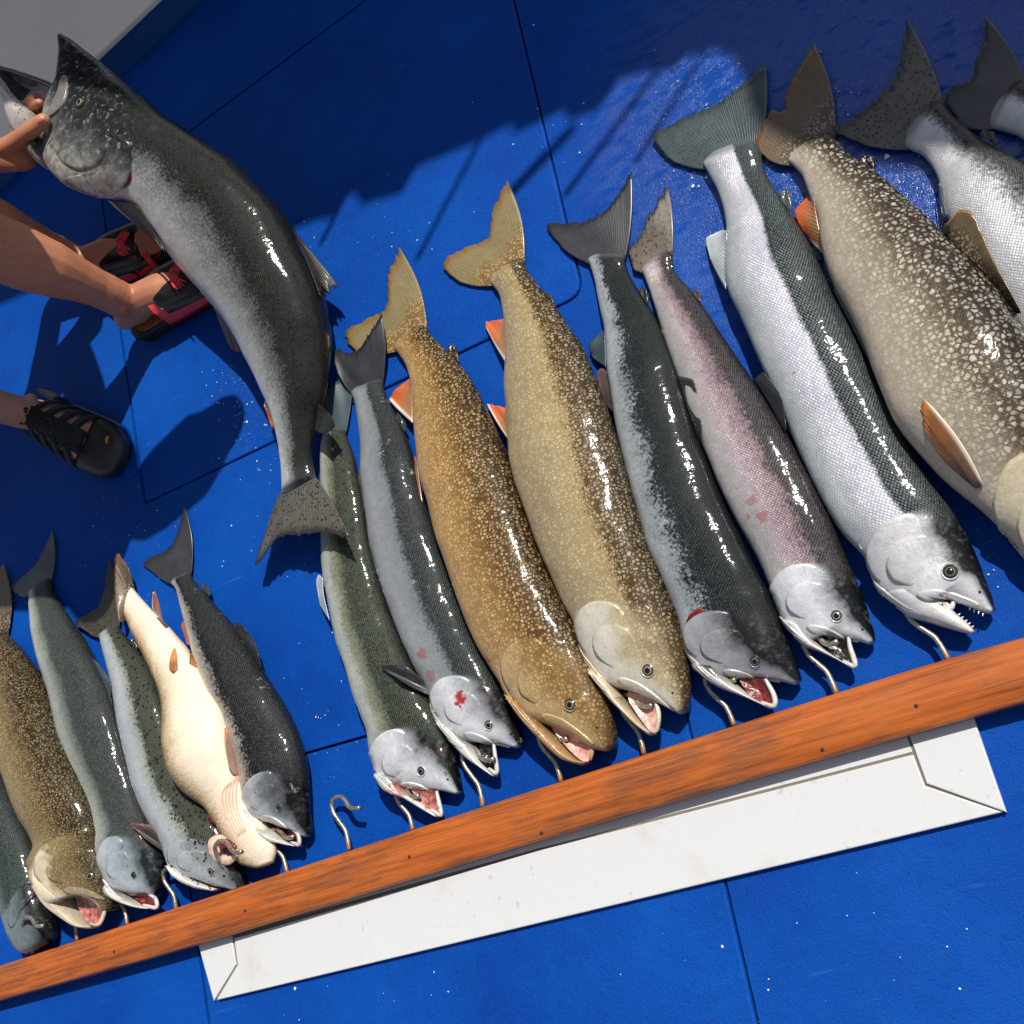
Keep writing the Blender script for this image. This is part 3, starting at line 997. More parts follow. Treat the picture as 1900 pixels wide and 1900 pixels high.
    def mouth(s, poly, mat, z=None, bulge=0.007, lip=True):
        """flesh inside the open mouth"""
        c = resamp(np.vstack([poly, poly[:1]]), 29)[:-1]
        m = c.mean(0)
        z0 = (s.zend[-1] + 0.30 * s.Tg if z is None else z)
        V, F = [], []
        rings = (1.0, 0.8, 0.5, 0.2)
        for r in rings:
            for q in c:
                p = m + (q - m) * r
                V.append(P(*p, z0 - bulge * (1 - r) + 0.0012 * math.sin(p[0] * 1.3) * math.sin(p[1] * 0.9)))
        n = len(c)
        for r in range(len(rings) - 1):
            for k in range(n):
                F.append((r * n + k, r * n + (k + 1) % n, (r + 1) * n + (k + 1) % n, (r + 1) * n + k))
        F.append(tuple(range(3 * n, 4 * n)))
        if lip:
            q = [P(u, v, z0 + 0.0006) for u, v in resamp(np.array(poly)[1:5], 16)]
            tv, tf = tube(q, list(0.0022 + 0.0012 * np.sin(np.linspace(0, math.pi, 16))), 8)
            fs_, fj_, uv_ = s.near(tv)
            fj_[:, 0] = 1.0
            mesh_obj('far_lip', tv, tf, s.mat, s.root, attrs={'fs': fs_, 'fj': fj_}, uv=uv_)
        return mesh_obj('mouth_flesh', V, F, mat, s.root)

    def fin(s, name, base, edge, mat, zb=None, ze=0.006, rays=46, along=12, wave=0.0018, rag=0.02, bulge=0.05, seed=1, on_skin=False, lift=0.003):
        rnd = random.Random(seed)
        if name == 'tail_fin':
            base = [s.pairs[0][2:], s.pairs[0][:2]]
        b, e = resamp(base, rays), resamp(edge, rays)
        zb = (s.zend[0]) if zb is None else zb
        zb = np.linspace(*zb, rays) if isinstance(zb, (tuple, list)) else np.full(rays, zb)
        ze = np.linspace(*ze, rays) if isinstance(ze, (tuple, list)) else np.full(rays, ze)
        V0, fs = [], []
        side = [1 if i < rays / 2 else -1 for i in range(rays)]
        jit = [rnd.gauss(0, rag) for _ in range(rays)]
        for i in range(rays):
            x = i / (rays - 1)
            d = e[i] - b[i]
            perp = np.array([-d[1], d[0]])
            ref = b[-1] - b[0]
            if perp @ ref < 0:
                perp = -perp
            out = (x - 0.5) * 2
            for j in range(along + 1):
                y = j / along
                q = b[i] + d * y * (1 + jit[i] * y * y) + perp * out * abs(out) * bulge * 0.45 * math.sin(math.pi * y)
                z = zb[i] * (1 - y) ** 1.3 + ze[i] * (1 - (1 - y) ** 1.3)
                z += wave * math.sin(x * 9 + y * 3 + seed) * y + 0.00012 * (1 if i % 2 else -1) * min(1, y * 4)
                if on_skin:
                    loc, nor = s.hit(*q)
                    V0.append(loc + nor * (lift * (0.4 + 1.2 * y * (1 - y)) + 0.0003 * (1 if i % 2 else -1)))
                else:
                    V0.append(P(q[0], q[1], max(z, 0.0025)))
                fs.append((y, x, 0))
        V0 = np.array(V0)
        m = along + 1
        th = np.array([0, 0, 0.0007])
        V = np.vstack([V0 + th, V0 - th])
        N0 = len(V0)
        F = []
        for i in range(rays - 1):
            for j in range(along):
                a, bq, c, d = i * m + j, i * m + j + 1, (i + 1) * m + j + 1, (i + 1) * m + j
                F.append((a, bq, c, d))
                F.append((N0 + d, N0 + c, N0 + bq, N0 + a))
        rim = [i * m for i in range(rays)] + [(rays - 1) * m + j for j in range(1, m)] + [i * m + along for i in range(rays - 2, -1, -1)] + [j for j in range(along - 1, 0, -1)]
        for k in range(len(rim)):
            a, c = rim[k], rim[(k + 1) % len(rim)]
            F.append((a, c, N0 + c, N0 + a))
        if name == 'adipose_fin':
            return mesh_obj(name, V, F, s.mat, s.root, attrs={'fs': np.array([(0.2, 0.93, 0)] * len(V)), 'fj': np.zeros((len(V), 3))})
        return mesh_obj(name, V, F, mat, s.root, attrs={'fs': np.array(fs * 2)})


# ------------------------------------------------------------------ the catch
G_R = 'big fish laid out on the right part of the board'
G_L = 'smaller fish laid out on the left part of the board'
FM_DARK = fin_material('fin_charcoal', 1, (34, 36, 40), (66, 68, 72), (22, 22, 26))
FM_DARKSPOT = fin_material('fin_charcoal_spotted', 2, (60, 60, 54), (104, 102, 92), (34, 34, 34), spots=0.95)
FM_KING = fin_material('fin_slate', 3, (38, 52, 56), (78, 92, 94), (40, 52, 56), spots=0.35)
FM_TROUT = fin_material('fin_olive', 4, (110, 96, 58), (150, 138, 104), (128, 90, 34), rays=30, root=((118, 90, 52), (186, 156, 106)))
FM_TROUTD = fin_material('fin_brown', 5, (78, 62, 40), (112, 98, 74), (120, 80, 30), rays=30, root=((70, 56, 44), (150, 136, 112)))
FM_ORANGE = fin_material('fin_orange', 6, (150, 96, 62), (196, 150, 112), (205, 100, 46), rays=14, tip=(236, 224, 208), warm=(206, 92, 44))
FM_PALE = fin_material('fin_pale', 7, (150, 164, 168), (206, 212, 212), (214, 220, 222), rays=14)
FM_PINKDARK = fin_material('fin_dusky', 8, (58, 56, 58), (112, 100, 96), (150, 90, 74), rays=14)
FM_TEAL = fin_material('fin_tealgrey', 9, (44, 58, 66), (86, 102, 108), (50, 62, 68))
SIL = [(0.0, (228, 228, 226)), (0.45, (230, 232, 236)), (0.60, (196, 200, 206)), (0.68, (28, 36, 38)), (1.0, (8, 10, 12))]

# --- green-backed salmon beside the empty hook, under the held fish's tail
m = fish_material('skin_green_salmon', 1, [(0, (206, 208, 204)), (.30, (196, 200, 190)), (.40, (140, 144, 118)), (.50, (64, 74, 60)), (.72, (28, 42, 38)), (1, (8, 12, 12))],
                  scale_light=(112, 130, 98), scale_amt=.55, scale_from=.36, head=SIL, black=.5, black_from=.55, blood=[(735, 1462, .02, .5)], ragged=.09)
f = Fish('salmon', 'slim green-backed salmon just right of the empty hook, under the held salmon\'s tail', G_R,
         [(642, 805, 602, 805), (656, 846, 597, 846), (671, 920, 597, 928), (682, 985, 598, 1000), (697, 1050, 602, 1068), (714, 1110, 615, 1130), (735, 1165, 627, 1190),
          (759, 1220, 645, 1245), (782, 1265, 663, 1300), (802, 1305, 683, 1355), (818, 1332, 690, 1400), (832, 1365, 712, 1458), (842, 1400, 768, 1464), (850, 1435, 815, 1467), (856, 1467, 846, 1474)],
         m, jaw=[(742, 1440, 700, 1435), (760, 1470, 722, 1468), (780, 1485, 752, 1481), (800, 1500, 785, 1501), (817, 1514, 812, 1517)],
         marks=[(784, 1430), (769, 1464), (735, 1353), (687, 1405)], gi=9)
f.head(10.5, (150, 160, 130))
f.mouth([(762, 1464), (810, 1468), (817, 1500), (818, 1513), (800, 1502), (778, 1486)], M_MOUTH)
f.fin('tail_fin', [(602, 806), (620, 798), (642, 805)], [(598, 742), (612, 716), (634, 706), (654, 712)], FM_TEAL, ze=.008, seed=1)
f.fin('anal_fin', [(612, 1152), (601, 1105), (599, 1072)], [(594, 1122), (587, 1082), (591, 1066)], FM_PALE, zb=.022, ze=.012, rays=16, seed=2)
f.fin('dorsal_fin', [(712, 1102), (696, 1050), (683, 1000)], [(716, 1100), (704, 1040), (690, 992)], FM_DARK, zb=.03, ze=.022, rays=16, seed=3)

# --- steel grey salmon with blood on the gill cover
m = fish_material('skin_steel_salmon', 2, [(0, (164, 168, 172)), (.32, (168, 172, 176)), (.5, (130, 138, 142)), (.56, (44, 54, 56)), (.75, (18, 26, 28)), (1, (8, 10, 12))],
                  scale_light=(96, 112, 112), scale_amt=.55, scale_from=.54, head=SIL, scuff=.75, blood=[(856, 1297, .012, .95), (833, 1233, .005, .9), (785, 1212, .010, .5), (800, 1255, .01, .35)], ragged=.08)
f = Fish('salmon', 'steel grey salmon with a red blood stain on its gill cover', G_R,
         [(711, 712, 655, 735), (720, 741, 663, 765), (747, 795, 669, 822), (764, 839, 672, 885), (778, 900, 680, 945), (800, 968, 690, 1010), (823, 1035, 708, 1080), (847, 1100, 728, 1140),
          (872, 1160, 750, 1195), (900, 1215, 775, 1245), (918, 1250, 797, 1285), (935, 1285, 806, 1325), (948, 1310, 840, 1372), (958, 1335, 892, 1378), (967, 1360, 925, 1379), (969, 1380, 957, 1388)],
         m, jaw=[(866, 1365, 812, 1335), (884, 1388, 842, 1378), (895, 1409, 868, 1406), (908, 1426, 894, 1424), (922, 1439, 918, 1441)],
         marks=[(909, 1340), (893, 1380), (856, 1257), (799, 1294)], gi=10)
f.head(10.5, (214, 204, 140))
f.mouth([(889, 1382), (916, 1381), (919, 1405), (922, 1435), (907, 1426), (894, 1408)], M_MOUTH_DARK)
f.fin('tail_fin', [(655, 735), (672, 700), (690, 690), (711, 712)], [(626, 690), (619, 650), (655, 655), (676, 634), (708, 583)], FM_DARK, ze=(.02, .03), seed=4, bulge=.10)
f.fin('adipose_fin', [(735, 778), (751, 802)], [(738, 766), (752, 782)], FM_DARK, zb=.02, ze=.02, rays=10, seed=2, bulge=.3)
f.fin('pectoral_fin', [(802, 1292), (797, 1274)], [(742, 1262), (706, 1236), (752, 1235)], FM_DARK, zb=.035, ze=.062, rays=24, seed=5)
f.fin('pelvic_fin', [(678, 950), (673, 905), (672, 880)], [(668, 935), (663, 900), (667, 872)], FM_PINKDARK, zb=.02, ze=.012, rays=16, seed=5)

# --- three lake trout
TH = [(0, (214, 188, 150)), (.3, (196, 168, 122)), (.6, (130, 100, 58)), (1, (58, 44, 24))]
m = fish_material('skin_amber_trout', 3, [(0, (228, 194, 150)), (.2, (184, 146, 98)), (.42, (148, 114, 68)), (.58, (104, 76, 40)), (.74, (60, 43, 21)), (1, (28, 20, 10))],
                  kind='trout', pale=(224, 196, 144), spot_amt=.75, spot_scale=185, head=TH, metal=.12, rough=.36, jaw=(196, 156, 112), blood=[(905, 1228, .012, .7), (958, 1262, .008, .7)])
f = Fish('lake_trout', 'amber lake trout with an orange-toned belly, third fish right of the empty hook', G_R,
         [(793, 612, 738, 652), (804, 627, 754, 677), (848, 670, 764, 714), (882, 718, 768, 772), (912, 778, 775, 832), (938, 838, 783, 885), (966, 915, 794, 925), (990, 990, 809, 985),
          (1018, 1060, 833, 1055), (1045, 1115, 857, 1125), (1070, 1165, 882, 1187), (1090, 1205, 910, 1237), (1105, 1235, 943, 1288), (1116, 1262, 975, 1333), (1128, 1295, 1030, 1350),
          (1136, 1330, 1078, 1373), (1141, 1362, 1102, 1390), (1139, 1384, 1122, 1395)],
         m, jaw=[(1000, 1322, 943, 1286), (1026, 1358, 982, 1342), (1050, 1386, 1012, 1378), (1076, 1409, 1045, 1408), (1094, 1414, 1080, 1420)],
         marks=[(1075, 1307.5), (1030, 1348), (988, 1186), (934, 1240)], gi=11, T_end=.42)
f.head(13, (214, 186, 130))
f.mouth([(1018, 1341), (1060, 1360), (1086, 1371), (1098, 1390), (1095, 1411), (1078, 1411), (1052, 1387), (1030, 1360)], M_MOUTH_PALE)
f.fin('tail_fin', [(738, 652), (765, 620), (793, 612)], [(660, 655), (641, 618), (690, 588), (718, 570), (722, 510), (742, 460)], FM_TROUT, ze=.006, seed=6, bulge=.16)
f.fin('adipose_fin', [(832, 655), (850, 674)], [(835, 638), (847, 645)], FM_TROUTD, zb=.02, ze=.02, rays=10, seed=6, bulge=.2)
f.fin('anal_fin', [(766, 785), (765, 745), (763, 706)], [(722, 742), (735, 722), (760, 703)], FM_ORANGE, zb=.022, ze=.008, rays=22, seed=7)
f.fin('pelvic_fin', [(784, 932), (778, 890), (773, 855)], [(735, 838), (750, 842), (771, 848)], FM_ORANGE, zb=.03, ze=.010, rays=22, seed=8)
f.fin('pectoral_fin', [(915, 1234), (904, 1212)], [(878, 1190), (872, 1182), (884, 1190)], FM_ORANGE, zb=.03, ze=.035, rays=14, seed=9)

m = fish_material('skin_golden_trout', 4, [(0, (206, 184, 146)), (.25, (170, 152, 118)), (.45, (166, 148, 110)), (.55, (168, 146, 104)), (.62, (92, 68, 34)), (.8, (62, 44, 20)), (1, (34, 24, 11))],
                  kind='trout', pale=(220, 208, 174), spot_amt=.7, spot_scale=190, head=[(0, (236, 228, 212)), (.35, (224, 220, 208)), (.52, (176, 162, 130)), (.75, (96, 76, 44)), (1, (58, 44, 26))],
                  metal=.25, rough=.34, jaw=(232, 214, 184), blood=[(1100, 1100, .006, .5), (1132, 1025, .004, .8)])
f = Fish('lake_trout', 'golden tan lake trout with a pale gill cover and forked olive tail', G_R,
         [(973, 490, 915, 530), (982, 508, 929, 553), (1024, 558, 937, 610), (1053, 600, 939, 668), (1080, 640, 939, 721), (1104, 695, 942, 774), (1131, 770, 946, 838), (1156, 850, 957, 890),
          (1181, 940, 979, 955), (1206, 1015, 1008, 1035), (1233, 1080, 1045, 1115), (1252, 1130, 1070, 1167), (1266, 1175, 1082, 1215), (1273, 1205, 1118, 1270), (1277, 1238, 1165, 1282),
          (1280, 1270, 1216, 1298), (1278, 1300, 1246, 1315), (1274, 1318, 1260, 1325)],
         m, jaw=[(1142, 1268, 1096, 1240), (1166, 1304, 1130, 1290), (1186, 1332, 1158, 1318), (1204, 1352, 1184, 1345), (1216, 1360, 1205, 1364)],
         marks=[(1219, 1242), (1175, 1285), (1128, 1119), (1072, 1166)], gi=11, T_end=.42)
f.head(13, (226, 196, 140))
f.mouth([(1165, 1283), (1215, 1298), (1222, 1325), (1218, 1356), (1206, 1356), (1188, 1334), (1168, 1303)], M_MOUTH_PALE)
f.fin('tail_fin', [(915, 530), (935, 500), (973, 490)], [(850, 522), (821, 490), (870, 456), (905, 445), (915, 390), (941, 334)], FM_TROUT, ze=.006, seed=10, bulge=.16)
f.fin('adipose_fin', [(1011, 548), (1027, 563)], [(1010, 541), (1023, 548)], FM_TROUTD, zb=.02, ze=.02, rays=10, seed=6, bulge=.2)
f.fin('anal_fin', [(938, 672), (938, 630), (937, 594)], [(903, 610), (901, 598), (916, 596), (936, 591)], FM_ORANGE, zb=.024, ze=.008, rays=22, seed=11)
f.fin('pelvic_fin', [(953, 830), (945, 795), (940, 765)], [(903, 749), (918, 752), (938, 757)], FM_ORANGE, zb=.03, ze=.010, rays=22, seed=12)

# --- dark coho
m = fish_material('skin_dark_coho', 5, [(0, (176, 184, 188)), (.20, (190, 198, 202)), (.34, (150, 158, 162)), (.42, (46, 54, 56)), (.70, (18, 26, 28)), (1, (6, 8, 10))],
                  scale_light=(86, 106, 108), scale_amt=.3, scale_from=.40, head=[(0, (214, 202, 198)), (.25, (190, 192, 196)), (.42, (140, 144, 148)), (.62, (56, 62, 64)), (1, (14, 16, 18))],
                  ragged=.20, blood=[(1290, 1092, .004, .9), (1395, 1278, .012, .6)])
f = Fish('salmon', 'dark-backed coho salmon with a bloody open mouth, beside the golden tan trout', G_R,
         [(1160, 485, 1094, 490), (1168, 510, 1105, 524), (1200, 563, 1116, 584), (1223, 605, 1124, 629), (1256, 690, 1131, 700), (1287, 790, 1146, 800), (1318, 870, 1165, 880), (1350, 945, 1185, 960),
          (1381, 1010, 1206, 1025), (1408, 1065, 1232, 1085), (1428, 1102, 1260, 1155), (1443, 1140, 1273, 1207), (1456, 1175, 1315, 1262), (1468, 1205, 1378, 1257), (1478, 1232, 1425, 1260), (1486, 1258, 1474, 1270)],
         m, jaw=[(1345, 1240, 1285, 1235), (1366, 1268, 1330, 1273), (1391, 1289, 1372, 1291), (1412, 1302, 1404, 1304), (1435, 1312, 1430, 1316)],
         marks=[(1407.5, 1232), (1378, 1255), (1340, 1132), (1269, 1180)], gi=10)
f.head(10.5, (150, 150, 110))
f.mouth([(1368, 1256), (1420, 1260), (1436, 1290), (1436, 1310), (1412, 1303), (1388, 1286)], M_GILL)
f.patch('gill_filaments', [(1274, 1152), (1282, 1138), (1300, 1129), (1306, 1133), (1292, 1146), (1280, 1168)], .0012, mat=M_GILL)
f.fin('tail_fin', [(1100, 510), (1094, 480), (1115, 452), (1138, 442), (1160, 480)], [(1045, 462), (1013, 417), (1060, 415), (1103, 404), (1140, 372), (1172, 318)], FM_DARK, ze=.007, seed=13, bulge=.08)
f.fin('adipose_fin', [(1187, 545), (1201, 565)], [(1191, 529), (1204, 545)], FM_DARK, zb=.02, ze=.018, rays=10, seed=6, bulge=.2)
f.fin('anal_fin', [(1125, 682), (1124, 650), (1121, 617)], [(1098, 662), (1094, 638), (1118, 613)], FM_TEAL, zb=.022, ze=.010, rays=20, seed=14)
f.fin('pelvic_fin', [(1143, 772), (1136, 725), (1131, 690)], [(1120, 745), (1108, 692), (1128, 682)], FM_PINKDARK, zb=.025, ze=.014, rays=20, seed=15)
f.fin('dorsal_fin', [(1300, 825), (1276, 760), (1258, 698)], [(1302, 820), (1301, 755), (1286, 704)], FM_DARK, zb=.03, ze=.040, rays=20, seed=16)
f.fin('pectoral_fin', [(1264, 1152), (1256, 1138)], [(1216, 1045), (1206, 1015), (1222, 1040)], FM_DARK, zb=.03, ze=.016, rays=14, seed=17)

# --- pink-flushed steelhead
m = fish_material('skin_steelhead', 6, [(0, (170, 170, 170)), (.2, (200, 196, 192)), (.42, (178, 168, 172)), (.52, (116, 104, 108)), (.62, (50, 42, 46)), (.78, (20, 20, 20)), (1, (8, 9, 9))],
                  scale_light=(150, 130, 140), scale_amt=.35, scale_from=.5, head=SIL, ragged=.12, tint=((196, 164, 170), .40, .52, .22), black=.55, black_from=.62, black_scale=150,
                  blood=[(1392, 930, .008, .4), (1416, 957, .009, .45), (1385, 960, .006, .5), (1510, 1190, .012, .5)])
f = Fish('steelhead', 'pink-flushed steelhead with a ragged blotched tail', G_R,
         [(1248, 475, 1194, 508), (1254, 505, 1205, 540), (1288, 545, 1224, 603), (1332, 608, 1245, 668), (1388, 692, 1272, 745), (1441, 775, 1303, 825), (1485, 850, 1333, 895), (1525, 925, 1365, 962),
          (1555, 995, 1396, 1018), (1580, 1055, 1428, 1087), (1598, 1100, 1448, 1143), (1608, 1125, 1490, 1193), (1615, 1150, 1535, 1180), (1622, 1172, 1580, 1187), (1624, 1188, 1612, 1196)],
         m, jaw=[(1500, 1165, 1452, 1150), (1517, 1191, 1488, 1195), (1540, 1211, 1525, 1212), (1563, 1227, 1557, 1228), (1587, 1239, 1582, 1242)],
         marks=[(1556, 1139), (1532, 1180), (1500, 1048), (1431, 1095)], gi=9)
f.head(11, (206, 208, 170))
f.mouth([(1522, 1181), (1574, 1180), (1577, 1200), (1587, 1236), (1564, 1226), (1540, 1209)], M_MOUTH_DARK)
f.fin('tail_fin', [(1196, 528), (1192, 505), (1215, 480), (1248, 468)], [(1176, 500), (1166, 460), (1186, 441), (1206, 400), (1239, 342)], fin_material('fin_blotched', 21, (58, 48, 44), (126, 114, 94), (30, 30, 30), spots=.8), ze=.008, seed=18, bulge=.08, rag=.04)
f.fin('adipose_fin', [(1286, 545), (1299, 562)], [(1291, 536), (1301, 548)], FM_DARK, zb=.02, ze=.018, rays=10, seed=6, bulge=.2)
f.fin('dorsal_fin', [(1454, 800), (1427, 748), (1400, 705)], [(1460, 796), (1449, 735), (1416, 690)], FM_DARK, zb=.03, ze=.045, rays=20, seed=19)
f.fin('anal_fin', [(1244, 668), (1229, 612)], [(1232, 650), (1222, 612)], FM_ORANGE, zb=.02, ze=.01, rays=12, seed=19)
f.fin('pectoral_fin', [(1433, 1072), (1424, 1060)], [(1376, 985), (1358, 953), (1382, 975)], FM_DARK, zb=.03, ze=.018, rays=14, seed=20)

# --- big bright king
m = fish_material('skin_bright_king', 7, [(0, (198, 208, 208)), (.2, (206, 213, 214)), (.42, (216, 214, 226)), (.52, (206, 206, 218)), (.55, (34, 42, 44)), (.75, (16, 26, 34)), (1, (6, 9, 12))],
                  scale_light=(112, 134, 136), scale_amt=.62, scale_from=.54, head=[(0, (224, 222, 218)), (.5, (226, 226, 228)), (.62, (204, 206, 210)), (.68, (36, 52, 56)), (1, (12, 18, 22))],
                  ragged=.035, metal=.40, jaw=(232, 230, 226), lattice=.0054)
f = Fish('salmon', 'big bright silver king salmon with jaws agape and a netted blue-black back', G_R,
         [(1410, 278, 1312, 315), (1421, 322, 1333, 358), (1464, 389, 1348, 421), (1505, 458, 1346, 520), (1543, 535, 1375, 592), (1603, 655, 1415, 682), (1652, 760, 1470, 812), (1700, 846, 1518, 912),
          (1742, 910, 1560, 985), (1776, 963, 1604, 1035), (1800, 1005, 1632, 1098), (1815, 1040, 1700, 1143), (1826, 1068, 1752, 1110), (1838, 1098, 1792, 1124), (1847, 1130, 1836, 1139)],
         m, jaw=[(1720, 1092, 1640, 1105), (1752, 1112, 1688, 1144), (1772, 1135, 1732, 1158), (1792, 1153, 1772, 1170), (1808, 1170, 1802, 1177)],
         marks=[(1763, 1061), (1750, 1110), (1684, 953), (1608, 1039)], gi=9)
f.head(14, (150, 142, 96), h=.0034)
f.mouth([(1746, 1106), (1770, 1115), (1764, 1128), (1752, 1118)], M_GILL)
f.fin('tail_fin', [(1312, 318), (1315, 290), (1335, 268), (1365, 252), (1395, 255), (1410, 285)], [(1248, 300), (1211, 253), (1262, 222), (1310, 203), (1352, 178), (1390, 148), (1421, 115)], FM_KING, ze=.007, seed=22, bulge=.10)
f.fin('adipose_fin', [(1447, 372), (1467, 393)], [(1455, 349), (1466, 356)], FM_KING, zb=.025, ze=.025, rays=10, seed=6, bulge=.2)
f.fin('anal_fin', [(1347, 537), (1350, 480), (1348, 428)], [(1318, 480), (1311, 443), (1340, 427)], FM_PALE, zb=.03, ze=.010, rays=22, seed=23)
f.fin('dorsal_fin', [(1608, 662), (1577, 598), (1545, 537)], [(1614, 660), (1597, 602), (1558, 530)], FM_TEAL, zb=.035, ze=.035, rays=20, seed=24)
f.fin('pectoral_fin', [(1600, 1020), (1590, 1004)], [(1552, 975), (1534, 945), (1556, 960)], FM_PALE, zb=.04, ze=.02, rays=16, seed=25)
# teeth along the jaws
M_TOOTH = plain('tooth_ivory', (226, 222, 206), 0.3)
for k, (u, v) in enumerate([(1800, 1127), (1808, 1131), (1816, 1134), (1824, 1138), (1778, 1141), (1784, 1147), (1791, 1153), (1797, 1158), (1803, 1164)]):
    zt = f.zend[-1] + .004
    a = P(u, v, zt)
    b = P(u + (-1 if k < 4 else 4), v + (6 if k < 4 else -3), zt)
    V, F = tube([a, (a * .4 + b * .6), b], [.0012, .0008, .0002], 6)
    mesh_obj('tooth', V, F, M_TOOTH, f.root)

# --- big spotted lake trout running out of the frame
m = fish_material('skin_grey_trout', 8, [(0, (222, 204, 182)), (.22, (192, 178, 160)), (.42, (146, 134, 116)), (.54, (98, 84, 66)), (.66, (50, 37, 26)), (1, (20, 15, 11))],
                  kind='trout', pale=(212, 208, 190), spot_amt=.8, spot_scale=135, head=[(0, (226, 214, 190)), (.5, (200, 186, 150)), (1, (70, 56, 40))], metal=.14, rough=.36, jaw=(226, 210, 190))
f = Fish('lake_trout', 'biggest lake trout, grey-brown with pale spots, its head cut off by the right edge', G_R,
         [(1550, 258, 1472, 308), (1578, 287, 1490, 330), (1624, 318, 1507, 375), (1666, 352, 1518, 402), (1705, 388, 1526, 462), (1750, 432, 1546, 525), (1792, 473, 1575, 580), (1835, 520, 1603, 642),
          (1880, 575, 1632, 720), (1925, 645, 1662, 787), (1965, 715, 1706, 842), (2000, 790, 1765, 905), (2030, 860, 1825, 953), (2055, 920, 1880, 1008), (2075, 975, 1925, 1060), (2090, 1030, 1985, 1105),
          (2098, 1075, 2040, 1115), (2100, 1105, 2085, 1118)],
         m, jaw=[(1990, 1080, 1930, 1062), (2015, 1112, 1970, 1110), (2040, 1150, 2020, 1160), (2050, 1168, 2044, 1172)],
         marks=[(2032, 1025), (2000, 1095), (1912, 838), (1850, 955)], gi=13, T_end=.42, tr=.56)
f.head(13, (214, 186, 130), h=.0036)
f.fin('tail_fin', [(1472, 308), (1500, 272), (1550, 258)], [(1424, 296), (1402, 262), (1432, 206), (1453, 209), (1470, 150), (1511, 81)], FM_TROUTD, ze=.010, seed=26, bulge=.16)
f.fin('adipose_fin', [(1596, 302), (1622, 320)], [(1602, 288), (1622, 290)], FM_TROUTD, zb=.025, ze=.025, rays=10, seed=6, bulge=.2)
f.fin('anal_fin', [(1531, 474), (1519, 420), (1509, 365)], [(1500, 445), (1475, 395), (1502, 361)], FM_ORANGE, zb=.03, ze=.010, rays=22, seed=27)
f.fin('dorsal_fin', [(1886, 582), (1830, 515), (1752, 434)], [(1895, 580), (1842, 480), (1808, 405), (1784, 387), (1750, 422)], FM_TROUTD, zb=.045, ze=.06, rays=26, seed=28)
f.fin('pelvic_fin', [(1612, 650), (1600, 612)], [(1580, 590), (1546, 530), (1566, 555)], FM_PALE, zb=.03, ze=.012, rays=14, seed=29)
f.fin('pectoral_fin', [(1826, 898), (1813, 905), (1798, 893)], [(1722, 745), (1714, 748), (1721, 800)], fin_material('fin_rust', 22, (88, 62, 46), (130, 96, 74), (206, 122, 40), rays=12, tip=(222, 208, 186), warm=(150, 92, 44)), on_skin=True, lift=.006, rays=24, seed=30, bulge=.12)

# --- silver fish in the upper right, mostly out of the frame
KB = [(0, (206, 204, 200)), (.25, (206, 208, 210)), (.46, (206, 208, 212)), (.56, (120, 120, 122)), (.64, (44, 46, 46)), (1, (18, 20, 22))]
m = fish_material('skin_silver_king', 9, KB, scale_light=(120, 122, 118), scale_amt=.5, scale_from=.55, head=SIL, ragged=.16, black=.6, black_from=.6)
f = Fish('salmon', 'silver salmon with a black-spotted tail in the upper right, behind the biggest trout', G_R,
         [(1752, 195, 1690, 278), (1776, 221, 1714, 292), (1826, 262, 1741, 333), (1895, 300, 1757, 400), (1960, 352, 1790, 470), (2020, 420, 1830, 540), (2070, 510, 1880, 610), (2110, 600, 1930, 690),
          (2140, 690, 1975, 760), (2160, 770, 2020, 830), (2168, 830, 2075, 862), (2168, 872, 2150, 880)], m, gi=8, T_end=.4, marks=[(2112, 800), (2098, 842), (2052, 690), (1982, 765)])
f.head(11, (190, 190, 160), maxilla=False)
f.fin('tail_fin', [(1690, 278), (1664, 240), (1672, 205), (1700, 178), (1752, 190)], [(1600, 268), (1550, 240), (1605, 202), (1645, 166), (1672, 118), (1683, 35)], FM_DARKSPOT, ze=.010, seed=31, bulge=.10, rag=.035)
f.fin('adipose_fin', [(1818, 250), (1846, 268)], [(1824, 240), (1845, 246)], FM_DARK, zb=.025, ze=.025, rays=10, seed=6, bulge=.2)
f.fin('anal_fin', [(1757, 402), (1748, 365), (1744, 340)], [(1748, 400), (1743, 370), (1742, 342)], FM_PALE, zb=.03, ze=.02, rays=12, seed=29)
m = fish_material('skin_far_silver', 10, KB, scale_light=(110, 114, 112), scale_amt=.5, scale_from=.6, ragged=.10, head=SIL)
f = Fish('salmon', 'fish whose dark tail pokes into the top right corner', G_R,
         [(1905, 155, 1850, 240), (1945, 182, 1897, 256), (2000, 215, 1945, 310), (2080, 268, 1990, 380), (2150, 335, 2040, 455), (2200, 420, 2090, 530), (2240, 520, 2136, 600), (2254, 600, 2185, 655), (2256, 650, 2236, 668)], m, gi=6, T_end=.4, marks=[(2212, 600), (2200, 640), (2180, 500), (2112, 562)])
f.head(10, (190, 190, 160), maxilla=False)
f.fin('tail_fin', [(1850, 240), (1838, 205), (1852, 165), (1880, 145), (1905, 152)], [(1785, 236), (1753, 176), (1803, 147), (1812, 110), (1826, 84), (1826, 27)], FM_DARK, ze=.010, seed=32, bulge=.12, rag=.03)

